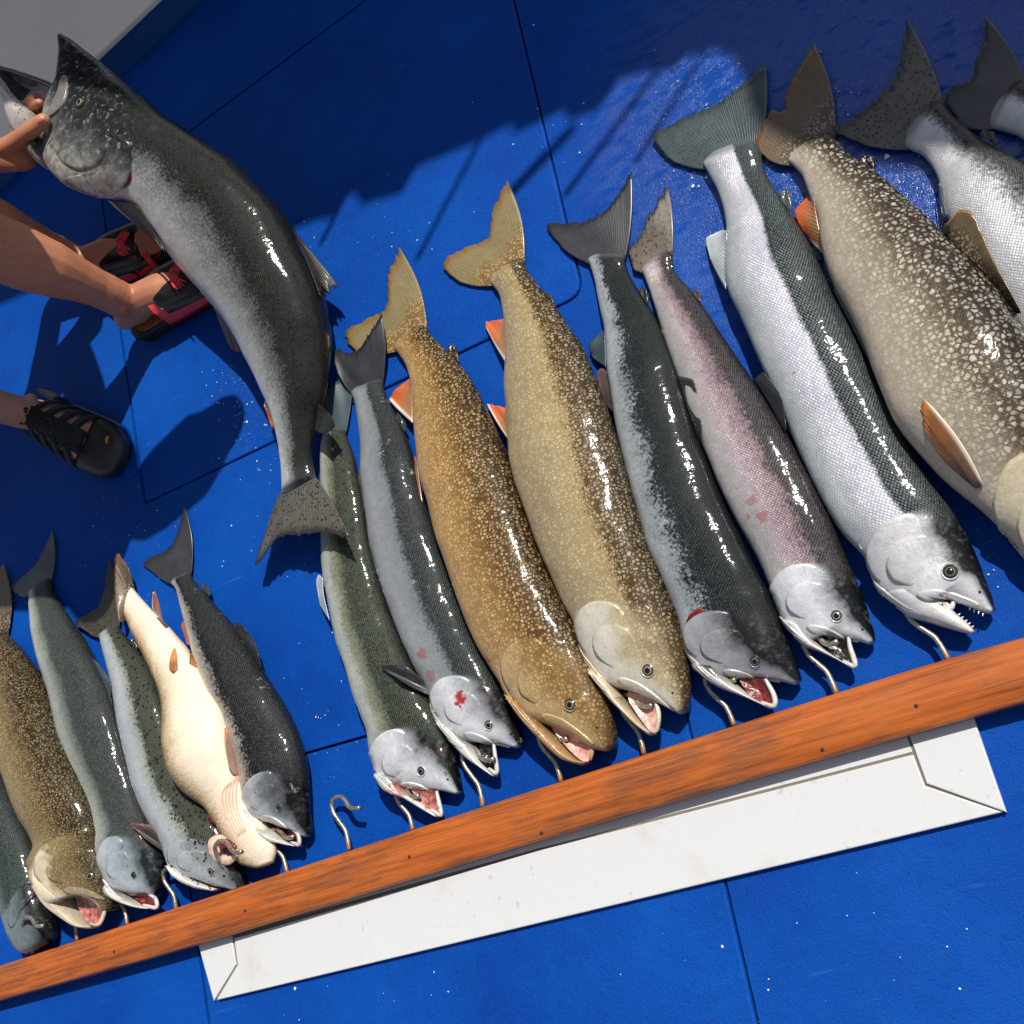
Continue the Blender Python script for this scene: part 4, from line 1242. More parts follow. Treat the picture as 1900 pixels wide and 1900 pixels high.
# --- left group
m = fish_material('skin_black_salmon', 11, [(0, (214, 200, 182)), (.22, (206, 198, 186)), (.34, (150, 148, 144)), (.40, (30, 30, 30)), (.7, (14, 15, 16)), (1, (6, 6, 8))],
                  scale_light=(112, 122, 124), scale_amt=.4, scale_from=.45, head=[(0, (214, 206, 200)), (.4, (190, 194, 196)), (.58, (120, 126, 130)), (.66, (30, 32, 34)), (1, (12, 13, 14))],
                  ragged=.16, scuff=.85, scuff_col=(150, 156, 158), blood=[(470, 1424, .010, .55)])
f = Fish('salmon', 'black-backed salmon nearest the empty hook in the left group, right of the belly-up trout', G_L,
         [(355, 1068, 321, 1085), (367, 1086, 329, 1097), (404, 1128, 341, 1145), (436, 1167, 355, 1189), (478, 1232, 371, 1238), (509, 1280, 390, 1287), (535, 1325, 414, 1337), (555, 1370, 432, 1387),
          (565, 1410, 446, 1430), (569, 1445, 451, 1472), (571, 1480, 464, 1517), (572, 1505, 503, 1524), (574, 1530, 540, 1539), (576, 1547, 566, 1554)],
         m, jaw=[(484, 1503, 456, 1500), (499, 1532, 480, 1541), (520, 1550, 506, 1560), (542, 1562, 531, 1567), (556, 1569, 551, 1572)],
         marks=[(519, 1498), (503, 1524), (498, 1431), (451, 1471)], gi=8)
f.head(8.5, (120, 120, 90))
f.mouth([(498, 1524), (540, 1537), (553, 1548), (555, 1567), (540, 1562), (518, 1548)], M_GILL)
f.fin('tail_fin', [(321, 1087), (317, 1068), (330, 1042), (340, 1038), (355, 1066)], [(288, 1064), (264, 1043), (300, 1025), (324, 1004), (343, 941)], FM_DARK, ze=.006, seed=33, bulge=.14)
f.fin('dorsal_fin', [(482, 1244), (456, 1198), (430, 1163)], [(486, 1240), (472, 1190), (445, 1154)], FM_DARK, zb=.025, ze=.035, rays=20, seed=34, rag=.05)
f.fin('adipose_fin', [(377, 1094), (389, 1108)], [(374, 1079), (389, 1092)], FM_DARK, zb=.015, ze=.015, rays=8, seed=6, bulge=.2)
f.fin('anal_fin', [(356, 1200), (342, 1150)], [(347, 1195), (336, 1160)], FM_ORANGE, zb=.015, ze=.008, rays=12, seed=35)

m = fish_material('skin_trout_belly', 12, [(0, (112, 90, 60)), (.24, (150, 126, 88)), (.36, (208, 184, 150)), (.48, (238, 222, 200)), (.85, (240, 224, 202)), (1, (220, 186, 160))],
                  kind='trout', pale=(232, 216, 186), spot_amt=.5, spot_scale=190, head=None, metal=.02, rough=.42, ragged=.14, mottle=.35, blood=[(432, 1490, .028, .16), (470, 1560, .03, .10)])
f = Fish('lake_trout', 'lake trout turned belly up showing its cream underside', G_L,
         [(250, 1097, 238, 1151), (280, 1131, 249, 1180), (303, 1152, 266, 1213), (331, 1186, 285, 1249), (357, 1219, 301, 1286), (376, 1244, 308, 1320), (398, 1281, 309, 1357), (418, 1318, 313, 1397),
          (431, 1370, 324, 1441), (441, 1420, 350, 1473), (454, 1450, 384, 1500), (470, 1490, 408, 1536), (493, 1532, 430, 1574), (510, 1572, 446, 1602), (507, 1598, 478, 1611)], m, gi=11, tr=.62, T_end=.4,
         dz=[0.004, 0.006, 0.010, 0.014, 0.016])
f.fin('tail_fin', [(238, 1152), (243, 1122), (250, 1098)], [(222, 1154), (214, 1110), (216, 1030), (238, 1052)], FM_TROUTD, ze=.03, seed=36, bulge=.05)
f.fin('anal_fin', [(283, 1130), (302, 1154)], [(284, 1100), (287, 1097), (292, 1112)], FM_ORANGE, zb=.045, ze=.07, rays=14, seed=37)
M_OFIN = fin_material('fin_dark_orange', 23, (132, 84, 50), (190, 130, 78), (222, 160, 90), rays=9, tip=(58, 44, 36), warm=(212, 140, 70))
f.fin('pelvic_fin', [(316, 1243), (323, 1249), (330, 1243)], [(320, 1212), (324, 1203), (328, 1213)], M_OFIN, on_skin=True, lift=.004, rays=16, seed=38)
f.fin('pelvic_fin', [(352, 1232), (362, 1238), (370, 1240)], [(354, 1204), (357, 1196), (361, 1208)], M_OFIN, on_skin=True, lift=.004, rays=16, seed=39)
f.fin('pectoral_fin', [(443, 1436), (434, 1440), (426, 1430)], [(428, 1372), (418, 1352), (416, 1372)], fin_material('fin_rose', 24, (120, 92, 80), (176, 140, 122), (216, 120, 80), rays=10), on_skin=True, lift=.004, rays=18, seed=40)
f.fin('pectoral_fin', [(366, 1490), (372, 1482)], [(334, 1462), (325, 1440), (342, 1456)], FM_PINKDARK, zb=.05, ze=.045, rays=16, seed=41)
# folded gill membrane (pink pleats) and the opened gill
mp = plain('pink_membrane', (226, 172, 150), .4, coat=.4)
for k in range(5):
    x = k / 4
    pts = resamp([(446 - 8 * x, 1436 + 6 * x), (438 - 24 * x, 1462 + 6 * x), (440 - 22 * x, 1500 + 6 * x), (456 - 14 * x, 1542 + 10 * x)], 14)
    q = []
    for u, v in pts:
        loc, nor = f.hit(u, v)
        q.append(loc + nor * .0004)
    V, F = tube(q, .0011, 6)
    mesh_obj('membrane_pleat', V, F, mp, f.root)
z_g = .062
gill = [(384, 1508), (398, 1503), (420, 1520), (430, 1540), (420, 1545), (400, 1532), (386, 1522)]
for poly, mt_, zz, nm in [(gill, M_GILL, .050, 'gill_filaments'), ([(384, 1560), (392, 1552), (408, 1548), (430, 1553), (446, 1566), (442, 1590), (424, 1606), (402, 1600), (386, 1582)], mouth_mat('gill_flap_cream', (214, 160, 140), (238, 214, 190)), .052, 'gill_flap'),
                          ([(404, 1556), (424, 1556), (440, 1570), (432, 1588), (414, 1586), (404, 1572)], M_GILL, .0545, 'gill_filaments')]:
    c = resamp(np.vstack([poly, poly[:1]]), 25)[:-1]
    mm = c.mean(0)
    V, F = [], []
    for r, dzq in ((1.0, -.006), (.93, 0), (.6, .0015), (.2, .002)):
        for i, q in enumerate(c):
            p = mm + (q - mm) * r
            V.append(P(*p, zz + dzq + (.0012 if i % 2 else 0)))
    n = len(c)
    for r in range(3):
        for k in range(n):
            F.append((r * n + k, r * n + (k + 1) % n, (r + 1) * n + (k + 1) % n, (r + 1) * n + k))
    F.append(tuple(range(3 * n, 4 * n)))
    mesh_obj(nm, V, F, mt_, f.root)

m = fish_material('skin_spotted_green', 13, [(0, (204, 210, 214)), (.38, (200, 206, 212)), (.50, (168, 174, 164)), (.57, (96, 106, 74)), (.8, (66, 76, 48)), (1, (36, 42, 30))],
                  scale_light=(130, 138, 110), scale_amt=.35, scale_from=.55, head=[(0, (214, 214, 212)), (.45, (190, 196, 198)), (.62, (150, 156, 156)), (.75, (80, 88, 76)), (1, (40, 46, 42))],
                  black=.92, black_from=.48, black_scale=135, ragged=.10, blood=[(318, 1540, .006, .4)])
f = Fish('salmon', 'green-backed fish peppered with black spots, left of the belly-up trout', G_L,
         [(222, 1165, 187, 1185), (243, 1192, 194, 1210), (276, 1232, 208, 1263), (294, 1270, 217, 1310), (308, 1316, 226, 1362), (322, 1366, 237, 1407), (336, 1410, 251, 1461), (354, 1447, 269, 1505),
          (382, 1485, 289, 1540), (412, 1520, 305, 1566), (430, 1555, 312, 1593), (440, 1585, 335, 1622), (446, 1612, 372, 1634), (449, 1632, 405, 1645), (451, 1645, 436, 1651)],
         m, jaw=[(350, 1603, 318, 1606), (368, 1631, 343, 1632), (388, 1642, 368, 1648), (408, 1649, 398, 1654)],
         marks=[(399, 1622), (370, 1632), (360, 1556), (313, 1583)], gi=9)
f.head(9.5, (170, 186, 150), maxilla=False)
f.fin('tail_fin', [(187, 1186), (186, 1165), (202, 1146), (222, 1160)], [(165, 1174), (140, 1154), (172, 1134), (188, 1116), (204, 1036)], fin_material('fin_dark_specked', 25, (46, 44, 40), (84, 80, 68), (26, 26, 26), spots=.8), ze=.012, seed=42, bulge=.12)
f.fin('adipose_fin', [(243, 1194), (254, 1206)], [(244, 1182), (255, 1196)], FM_DARK, zb=.015, ze=.015, rays=8, seed=6, bulge=.2)
f.fin('pectoral_fin', [(311, 1584), (306, 1568)], [(266, 1552), (242, 1528), (276, 1530)], FM_PINKDARK, zb=.03, ze=.062, rays=20, seed=43)
f.fin('anal_fin', [(214, 1290), (203, 1258)], [(208, 1290), (199, 1262)], FM_PINKDARK, zb=.015, ze=.008, rays=10, seed=35)

m = fish_material('skin_teal_salmon', 14, [(0, (214, 218, 218)), (.26, (206, 210, 206)), (.36, (166, 174, 160)), (.48, (84, 100, 96)), (.66, (34, 50, 58)), (1, (12, 20, 26))],
                  scale_light=(124, 140, 130), scale_amt=.45, scale_from=.36, head=[(0, (216, 210, 210)), (.4, (200, 208, 214)), (.6, (164, 176, 184)), (.70, (40, 58, 66)), (1, (16, 24, 30))], ragged=.07)
f = Fish('salmon', 'dusky blue-green salmon with a blue-grey cheek, between the brown trout and the black-spotted fish', G_L,
         [(95, 1080, 56, 1106), (103, 1106, 57, 1126), (138, 1162, 62, 1170), (168, 1212, 77, 1229), (190, 1256, 98, 1296), (210, 1310, 111, 1354), (226, 1364, 131, 1414), (240, 1416, 152, 1461),
          (258, 1471, 172, 1505), (274, 1512, 184, 1548), (287, 1546, 179, 1583), (296, 1573, 181, 1617), (301, 1600, 205, 1650), (302, 1628, 250, 1659), (300, 1648, 276, 1659), (295, 1660, 286, 1664)],
         m, jaw=[(230, 1645, 190, 1640), (245, 1666, 214, 1663), (264, 1678, 240, 1677), (284, 1685, 266, 1686), (289, 1686, 284, 1688)],
         marks=[(248, 1624), (250, 1658), (219, 1553), (179, 1597)], gi=10)
f.head(9, (110, 110, 84), maxilla=False, eye=(248, 1624))
f.mouth([(244, 1660), (276, 1659), (289, 1668), (290, 1684), (266, 1679)], M_GILL)
f.fin('tail_fin', [(56, 1110), (60, 1092), (78, 1070), (95, 1078)], [(40, 1108), (20, 1090), (52, 1062), (72, 1038), (98, 982)], FM_TEAL, ze=.006, seed=44, bulge=.14)
f.fin('adipose_fin', [(117, 1140), (126, 1154)], [(116, 1128), (127, 1140)], FM_TEAL, zb=.015, ze=.015, rays=8, seed=6, bulge=.2)
f.fin('dorsal_fin', [(210, 1312), (188, 1262), (172, 1222)], [(205, 1300), (206, 1268), (190, 1240)], FM_TEAL, zb=.03, ze=.034, rays=18, seed=45, rag=.05)
f.fin('pelvic_fin', [(132, 1415), (116, 1366)], [(120, 1398), (108, 1348)], FM_PALE, zb=.018, ze=.012, rays=12, seed=46)
f.fin('pectoral_fin', [(190, 1552), (178, 1520)], [(180, 1530), (166, 1490)], FM_ORANGE, zb=.02, ze=.014, rays=12, seed=46)

m = fish_material('skin_brown_trout', 15, [(0, (196, 176, 142)), (.18, (156, 134, 98)), (.45, (116, 96, 64)), (.62, (62, 48, 30)), (1, (18, 14, 9))],
                  kind='trout', pale=(206, 188, 142), spot_amt=.6, spot_scale=230, head=[(0, (232, 220, 196)), (.42, (222, 208, 178)), (.56, (130, 112, 80)), (.75, (70, 58, 38)), (1, (40, 32, 24))], metal=.1, rough=.38, jaw=(234, 218, 194))
f = Fish('lake_trout', 'dark brown lake trout with gaping pale jaws near the left edge', G_L,
         [(15, 1178, -34, 1192), (42, 1208, -37, 1232), (74, 1256, -34, 1290), (97, 1302, -21, 1345), (122, 1372, 0, 1400), (152, 1437, 22, 1455), (174, 1492, 44, 1515), (190, 1540, 72, 1568),
          (200, 1575, 63, 1600), (207, 1602, 69, 1640), (212, 1630, 100, 1680), (214, 1655, 148, 1660), (216, 1670, 185, 1669), (213, 1686, 200, 1690)],
         m, jaw=[(118, 1636, 78, 1645), (132, 1666, 104, 1680), (148, 1692, 130, 1702), (164, 1712, 152, 1719), (182, 1718, 170, 1724)],
         marks=[(171, 1625), (147, 1658), (128, 1550), (64, 1603)], gi=8, T_end=.45)
f.head(11.5, (214, 190, 130))
f.mouth([(138, 1656), (186, 1670), (194, 1690), (184, 1715), (166, 1714), (148, 1690)], M_MOUTH)
f.fin('tail_fin', [(-34, 1192), (-12, 1172), (15, 1176)], [(-75, 1135), (-62, 1105), (-18, 1110), (6, 1042)], FM_TROUTD, ze=.008, seed=47, bulge=.18)
f.fin('dorsal_fin', [(104, 1338), (90, 1300), (76, 1262)], [(112, 1332), (104, 1285), (80, 1250)], FM_TROUTD, zb=.03, ze=.035, rays=16, seed=48, rag=.05)
f.fin('pectoral_fin', [(76, 1578), (66, 1556)], [(62, 1552), (48, 1520)], FM_PALE, zb=.02, ze=.012, rays=12, seed=46)

m = fish_material('skin_sea_green', 16, [(0, (180, 188, 184)), (.25, (130, 146, 140)), (.45, (70, 92, 90)), (.7, (30, 44, 46)), (1, (10, 16, 18))],
                  scale_light=(120, 150, 140), scale_amt=.4, scale_from=.3, head=[(0, (170, 182, 184)), (.5, (120, 134, 138)), (.7, (50, 62, 66)), (1, (20, 28, 30))], ragged=.06)
f = Fish('salmon', 'sea-green fish half out of the frame at the lower left edge', G_L,
         [(-52, 1250, -92, 1268), (-28, 1340, -84, 1370), (0, 1420, -68, 1452), (24, 1475, -50, 1522), (46, 1527, -28, 1580), (64, 1575, -10, 1625), (77, 1625, 2, 1660), (88, 1670, 12, 1700),
          (96, 1705, 24, 1738), (98, 1730, 34, 1758), (94, 1748, 44, 1768), (84, 1758, 54, 1770)], m, marks=[(62, 1724), (58, 1752), (66, 1640), (16, 1680)], gi=7, T_end=.5, tr=.62)
f.patch('gill_cover', f.aff(T_OPERC), .0026)
f.eye(68, 1712, 7, (120, 130, 110))
f.fin('tail_fin', [(-92, 1268), (-72, 1248), (-52, 1250)], [(-130, 1200), (-90, 1180), (-60, 1140)], FM_TEAL, ze=.006, seed=49)

# --- the salmon held up by its jaw
m = fish_material('skin_held_king', 17, [(0, (238, 238, 240)), (.16, (226, 228, 230)), (.30, (188, 192, 192)), (.44, (124, 130, 126)), (.54, (46, 52, 48)), (.66, (18, 21, 19)), (1, (6, 7, 7))],
                  scale_light=(86, 94, 84), scale_amt=.4, scale_from=.40, head=[(0, (226, 222, 212)), (.22, (188, 188, 180)), (.34, (112, 116, 114)), (.55, (78, 84, 84)), (.72, (30, 34, 34)), (1, (12, 13, 13))],
                  black=.75, black_from=.56, black_scale=140, ragged=.13, metal=.28, jaw=(214, 206, 200), lattice=.0042, head_dark=.55)
HZC = [.045, .048, .052, .056, .060, .066, .076, .088, .104, .122, .142, .162, .182, .200, .216, .228, .236, .243, .249, .254, .258]
H = Fish('salmon', 'dark spotted king salmon held up by its lower jaw, tail resting on the other fish', None,
         [(583, 880, 525, 905), (577, 835, 522, 860), (586, 775, 511, 790), (600, 725, 492, 735), (606, 660, 462, 668), (604, 610, 428, 603), (591, 535, 393, 561), (566, 476, 362, 524),
          (530, 405, 331, 488), (488, 354, 303, 452), (438, 303, 275, 415), (387, 269, 250, 388), (338, 236, 226, 370), (300, 210, 190, 365), (262, 180, 150, 357), (228, 150, 114, 338),
          (195, 122, 86, 300), (172, 104, 84, 226), (152, 88, 106, 176), (135, 75, 116, 118), (119, 66, 113, 76)],
         m, jaw=[(100, 250, 88, 315), (80, 222, 58, 285), (64, 204, 32, 236), (38, 186, 14, 184), (12, 160, -6, 150), (-12, 128, -18, 122)],
         marks=[(148, 190), (84, 222), (240, 272), (204, 364)], gi=12, zc=HZC, tr=.55, T_end=.22, T_pow=1.0)
H.patch('gill_cover', [(243, 262), (246, 300), (238, 335), (218, 358), (192, 367), (160, 358), (130, 345), (118, 330), (150, 325), (190, 315), (205, 280), (215, 250)], .0036)
H.patch('cheek_plate', [(205, 235), (203, 250), (196, 285), (180, 308), (150, 317), (120, 305), (100, 280), (85, 255), (85, 235), (110, 215), (140, 225), (170, 240)], .0022, fade=(-.6, -.75))
H.patch('maxilla', [(80, 212), (95, 196), (108, 172), (115, 145), (124, 140), (127, 160), (122, 185), (110, 205), (86, 222)], .0036, jawness=.35)
H.eye(148, 190, 18, (250, 240, 110))
H.patch('gill_filaments', [(236, 318), (243, 310), (244, 335), (232, 348), (222, 350)], .001, mat=M_GILL)
H.mouth([(-14, 122), (0, 121), (50, 141), (98, 162), (108, 185), (80, 208), (58, 200), (34, 188), (8, 152)], M_MOUTH_DARK, z=.252, bulge=.012, lip=False)
H.mouth([(48, 178), (60, 168), (88, 172), (98, 186), (82, 205), (62, 200)], M_MOUTH, z=.2535, bulge=.004, lip=False)
# far rim of the lower jaw with its black gum
q = [P(u, v, .262) for u, v in resamp([(-14, 124), (20, 131), (52, 142), (80, 152), (98, 160), (108, 168)], 16)]
V, F = tube(q, list(np.linspace(.004, .006, 16)), 8)
mesh_obj('lower_jaw_rim', V, F, M_MOUTH_DARK, H.root)
H.fin('tail_fin', [(526, 905), (532, 938), (552, 940), (574, 928), (583, 880)], [(496, 975), (475, 1047), (510, 1004), (540, 993), (575, 990), (610, 990), (652, 1003)], FM_DARKSPOT, zb=.045, ze=(.028, .085), seed=50, bulge=.06)
H.fin('dorsal_fin', [(528, 408), (566, 478), (596, 552)], [(622, 522), (614, 534), (600, 556)], fin_material('fin_black_brown', 26, (24, 24, 22), (58, 50, 42), (40, 34, 28)), zb=(.105, .08), ze=.05, rays=30, seed=51, rag=.06, bulge=.02)
H.fin('adipose_fin', [(589, 748), (584, 800)], [(612, 768), (621, 788), (606, 808)], FM_DARK, zb=.055, ze=.07, rays=16, seed=52)
H.fin('pelvic_fin', [(396, 566), (414, 590)], [(428, 645), (436, 650), (446, 652)], FM_PINKDARK, zb=.085, ze=.05, rays=18, seed=53)
H.fin('anal_fin', [(494, 738), (511, 786)], [(490, 752), (505, 796)], FM_ORANGE, zb=.055, ze=.045, rays=14, seed=54)
H.fin('pectoral_fin', [(200, 372), (226, 376), (252, 380)], [(258, 420), (285, 446), (308, 470)], fin_material('fin_black_white_edge', 27, (16, 16, 16), (44, 42, 40), (24, 22, 22), rays=14, tip=(206, 204, 206)), zb=.19, ze=.15, rays=26, seed=55)


# ------------------------------------------------------------------ people
def chain(pts, rx, rz=None, up=(0, 0, 1), sides=14):
    """closed tube with elliptic rings, round ends"""
    p = np.asarray(pts, float)
    rx = np.full(len(p), rx) if np.isscalar(rx) else np.asarray(rx, float)
    rz = rx if rz is None else np.asarray(rz, float)
    d = np.r_[0, np.cumsum(np.linalg.norm(np.diff(p, axis=0), axis=1))]
    n = max(8, int(d[-1] / 0.008))
    pp = resamp(p, n)
    t_ = np.linspace(0, d[-1], n)
    rx, rz = np.interp(t_, d, rx), np.interp(t_, d, rz)
    tg = np.gradient(pp, axis=0)
    tg /= np.linalg.norm(tg, axis=1)[:, None]
    # rounded ends
    e0 = [(pp[0] - tg[0] * rz[0] * k, math.sqrt(max(0, 1 - k * k))) for k in (0.98, 0.8, 0.5)]
    e1 = [(pp[-1] + tg[-1] * rz[-1] * k, math.sqrt(max(0, 1 - k * k))) for k in (0.5, 0.8, 0.98)]
    P_ = [q for q, _ in e0] + list(pp) + [q for q, _ in e1]
    RX = [rx[0] * k for _, k in e0] + list(rx) + [rx[-1] * k for _, k in e1]
    RZ = [rz[0] * k for _, k in e0] + list(rz) + [rz[-1] * k for _, k in e1]
    TG = [tg[0]] * 3 + list(tg) + [tg[-1]] * 3
    V, F = [], []
    for q, a, b, t in zip(P_, RX, RZ, TG):
        u = np.asarray(up, float)
        s_ = np.cross(t, u)
        if np.linalg.norm(s_) < 1e-3:
            s_ = np.cross(t, (1, 0.2, 0))
        s_ /= np.linalg.norm(s_)
        w = np.cross(s_, t)
        for k in range(sides):
            an = 2 * math.pi * k / sides
            V.append(q + s_ * a * math.cos(an) + w * b * math.sin(an))
    for i in range(len(P_) - 1):
        for k in range(sides):
            k2 = (k + 1) % sides
            F.append((i * sides + k, i * sides + k2, (i + 1) * sides + k2, (i + 1) * sides + k))
    F += [tuple(range(sides))[::-1], tuple(range((len(P_) - 1) * sides, len(P_) * sides))]
    return V, F


def union(name, chains, mat, parent, voxel=0.004, smooth=4):
    V, F = [], []
    for v, f in chains:
        o = len(V)
        V += list(v)
        F += [tuple(i + o for i in q) for q in f]
    o = mesh_obj(name, V, F, mat, parent)
    r = o.modifiers.new('skin', 'REMESH')
    r.mode = 'VOXEL'
    r.voxel_size = voxel
    r.use_smooth_shade = True
    s_ = o.modifiers.new('soften', 'SMOOTH')
    s_.iterations = smooth
    s_.factor = 0.5
    return o


def skin_material(name, c0, c1, seed):
    m = NT(name)
    ob = m.obj((seed, 0, 0))
    n = m.noise(ob, 14.0, 4, 0.6)
    f = m.noise(ob, 260.0, 3, 0.6)
    c = m.ramp(n, [(0.3, lin(c0)), (0.7, lin(c1))])
    c = m.mix(m.math('MULTIPLY', m.step(f, 0.55, 0.75), 0.18), c, lin((120, 62, 44)))
    c = m.mix(m.math('MULTIPLY', m.step(m.noise(ob, 45.0, 3), 0.56, 0.72), 0.22), c, lin((196, 108, 84)))
    m.out(Base_Color=c, Roughness=0.46, Normal=m.bump(f, 0.18, 0.0012))
    m.bsdf.inputs['Subsurface Weight'].default_value = 0.12
    m.bsdf.inputs['Subsurface Radius'].default_value = (0.008, 0.003, 0.0015)
    m.bsdf.inputs['Subsurface Scale'].default_value = 0.6
    return m.mat


class Frame:
    """local foot frame: x forward from the back of the heel, y left, z up"""
    def __init__(s, heel_px, toe_px, length):
        a, b = P(*heel_px), P(*toe_px)
        s.o = a
        s.f = (b - a) / np.linalg.norm(b - a)
        s.l = np.array([-s.f[1], s.f[0], 0])
        s.k = length / 0.25

    def __call__(s, x, y, z):
        return s.o + (s.f * x + s.l * y) * s.k + np.array([0, 0, z])


def foot_chains(fr, z0, lean=(0.0, 0.0), knee=0.44, fat=1.0):
    """foot on a sole of height z0 plus the shin rising from the ankle"""
    xs = [0.012, 0.035, 0.07, 0.105, 0.14, 0.175, 0.205, 0.232]
    hw = [0.022, 0.030, 0.031, 0.033, 0.037, 0.041, 0.039, 0.028]
    top = [0.046, 0.060, 0.074, 0.066, 0.053, 0.042, 0.031, 0.021]
    pts = [fr(x, 0, z0 + t / 2) for x, t in zip(xs, top)]
    ch = [chain(pts, hw, [t / 2 for t in top])]
    for k, (y, x1, r) in enumerate([(0.026, 0.252, 0.0105), (0.008, 0.252, 0.0085), (-0.007, 0.247, 0.008), (-0.020, 0.240, 0.0075), (-0.031, 0.230, 0.007)]):
        ch.append(chain([fr(0.20, y * 0.9, z0 + 0.014), fr(x1 - 0.02, y, z0 + 0.012), fr(x1, y, z0 + 0.008)], [r * 1.1, r, r * 0.9]))
    sh = [(0.048, 0.03, 0.032), (0.050, 0.060, 0.034), (0.052, 0.090, 0.0345), (0.052, 0.120, 0.0345), (0.050, 0.160, 0.040), (0.046, 0.21, 0.050), (0.040, 0.27, 0.056), (0.040, 0.34, 0.054), (0.048, knee, 0.056)]
    pts = [fr(x, 0, z0 + z) + np.array([lean[0], lean[1], 0]) * (z / knee) for x, z, _ in sh]
    ch.append(chain(pts, [r * fat for *_, r in sh]))
    # ankle bones
    for sgn in (-1, 1):
        ch.append(chain([fr(0.052, 0.026 * sgn, z0 + 0.066), fr(0.054, 0.0255 * sgn, z0 + 0.072)], 0.010))
    return ch, pts[-1]


def sole_poly(fr, n=36, w=1.0, grow=0.0):
    out = [(-0.006, 0), (-0.002, 0.022), (0.02, 0.036), (0.07, 0.037), (0.12, 0.040), (0.17, 0.050), (0.21, 0.050), (0.25, 0.036), (0.268, 0.012),
           (0.268, -0.010), (0.25, -0.034), (0.21, -0.047), (0.17, -0.048), (0.12, -0.042), (0.07, -0.037), (0.02, -0.036), (-0.002, -0.022)]
    p = resamp(np.array(out + out[:1]), n + 1)[:-1]
    c = np.array([0.13, 0])
    p = c + (p - c) * (1 + grow)
    return np.array([fr(x, y * w, 0)[:2] for x, y in p])


def strap_surf(fr, x, th, z0, H, W, off=0.0):
    """point on an arched band over the foot; th in degrees from -90 (right) to 90 (left)"""
    a = math.radians(th)
    y = (W + off) * math.copysign(abs(math.sin(a)) ** 0.85, a)
    z = z0 + (H + off) * abs(math.cos(a)) ** 0.62
    return fr(x, y, z)


def band(name, fr, xa, xb, ta, tb, z0, Hf, Wf, mat, parent, off=0.0, thick=0.004, nx=12, nt=30, round_=0.0, wob=0.0):
    V, F = [], []
    for layer in (1, 0):
        for i in range(nx + 1):
            u = i / nx
            for j in range(nt + 1):
                v = j / nt
                x = xa(v) * (1 - u) + xb(v) * u if callable(xa) else xa * (1 - u) + xb * u
                th = ta * (1 - v) + tb * v
                e = min(u, 1 - u) * 2
                ev = min(v, 1 - v) * nt / 3
                puff = round_ * (1 - (1 - min(1, e * 1.5)) ** 2) * min(1, max(0.2, ev))
                V.append(strap_surf(fr, x, th, z0, Hf(x), Wf(x), off + (thick if layer else 0) + puff * layer + wob * math.sin(j * 1.3 + i)))
    m = (nx + 1) * (nt + 1)
    for i in range(nx):
        for j in range(nt):
            a = i * (nt + 1) + j
            q = (a, a + 1, a + nt + 2, a + nt + 1)
            F.append(q)
            F.append(tuple(m + k for k in q[::-1]))
    rim = [j for j in range(nt + 1)] + [i * (nt + 1) + nt for i in range(1, nx + 1)] + [nx * (nt + 1) + j for j in range(nt - 1, -1, -1)] + [i * (nt + 1) for i in range(nx - 1, 0, -1)]
    for k in range(len(rim)):
        a, c = rim[k], rim[(k + 1) % len(rim)]
        F.append((a, c, m + c, m + a))
    return mesh_obj(name, V, F, mat, parent)


def rubber(name, c0, c1, rough=0.55, scale=200.0):
    m = NT(name)
    n = m.noise(m.obj(), scale, 3, 0.6)
    n2 = m.noise(m.obj(), 30.0, 4, 0.6)
    c = m.ramp(n2, [(0.35, lin(c0)), (0.7, lin(c1))])
    m.out(Base_Color=c, Roughness=m.math('ADD', rough - 0.08, m.math('MULTIPLY', n2, 0.2)), Normal=m.bump(n, 0.3, 0.001))
    return m.mat


M_SKIN = skin_material('tanned_skin', (166, 108, 80), (190, 130, 98), 1)
M_SKIN2 = skin_material('fair_skin', (176, 128, 106), (196, 148, 124), 5)
M_BLACK = rubber('black_foam_rubber', (16, 16, 18), (30, 30, 32), 0.5)
M_BLACKPAD = rubber('black_padded_leather', (14, 14, 16), (28, 28, 30), 0.28)
M_CORAL = rubber('coral_panel', (206, 52, 56), (226, 66, 68), 0.45)
M_BED = rubber('brown_footbed', (120, 62, 30), (170, 96, 48), 0.6)


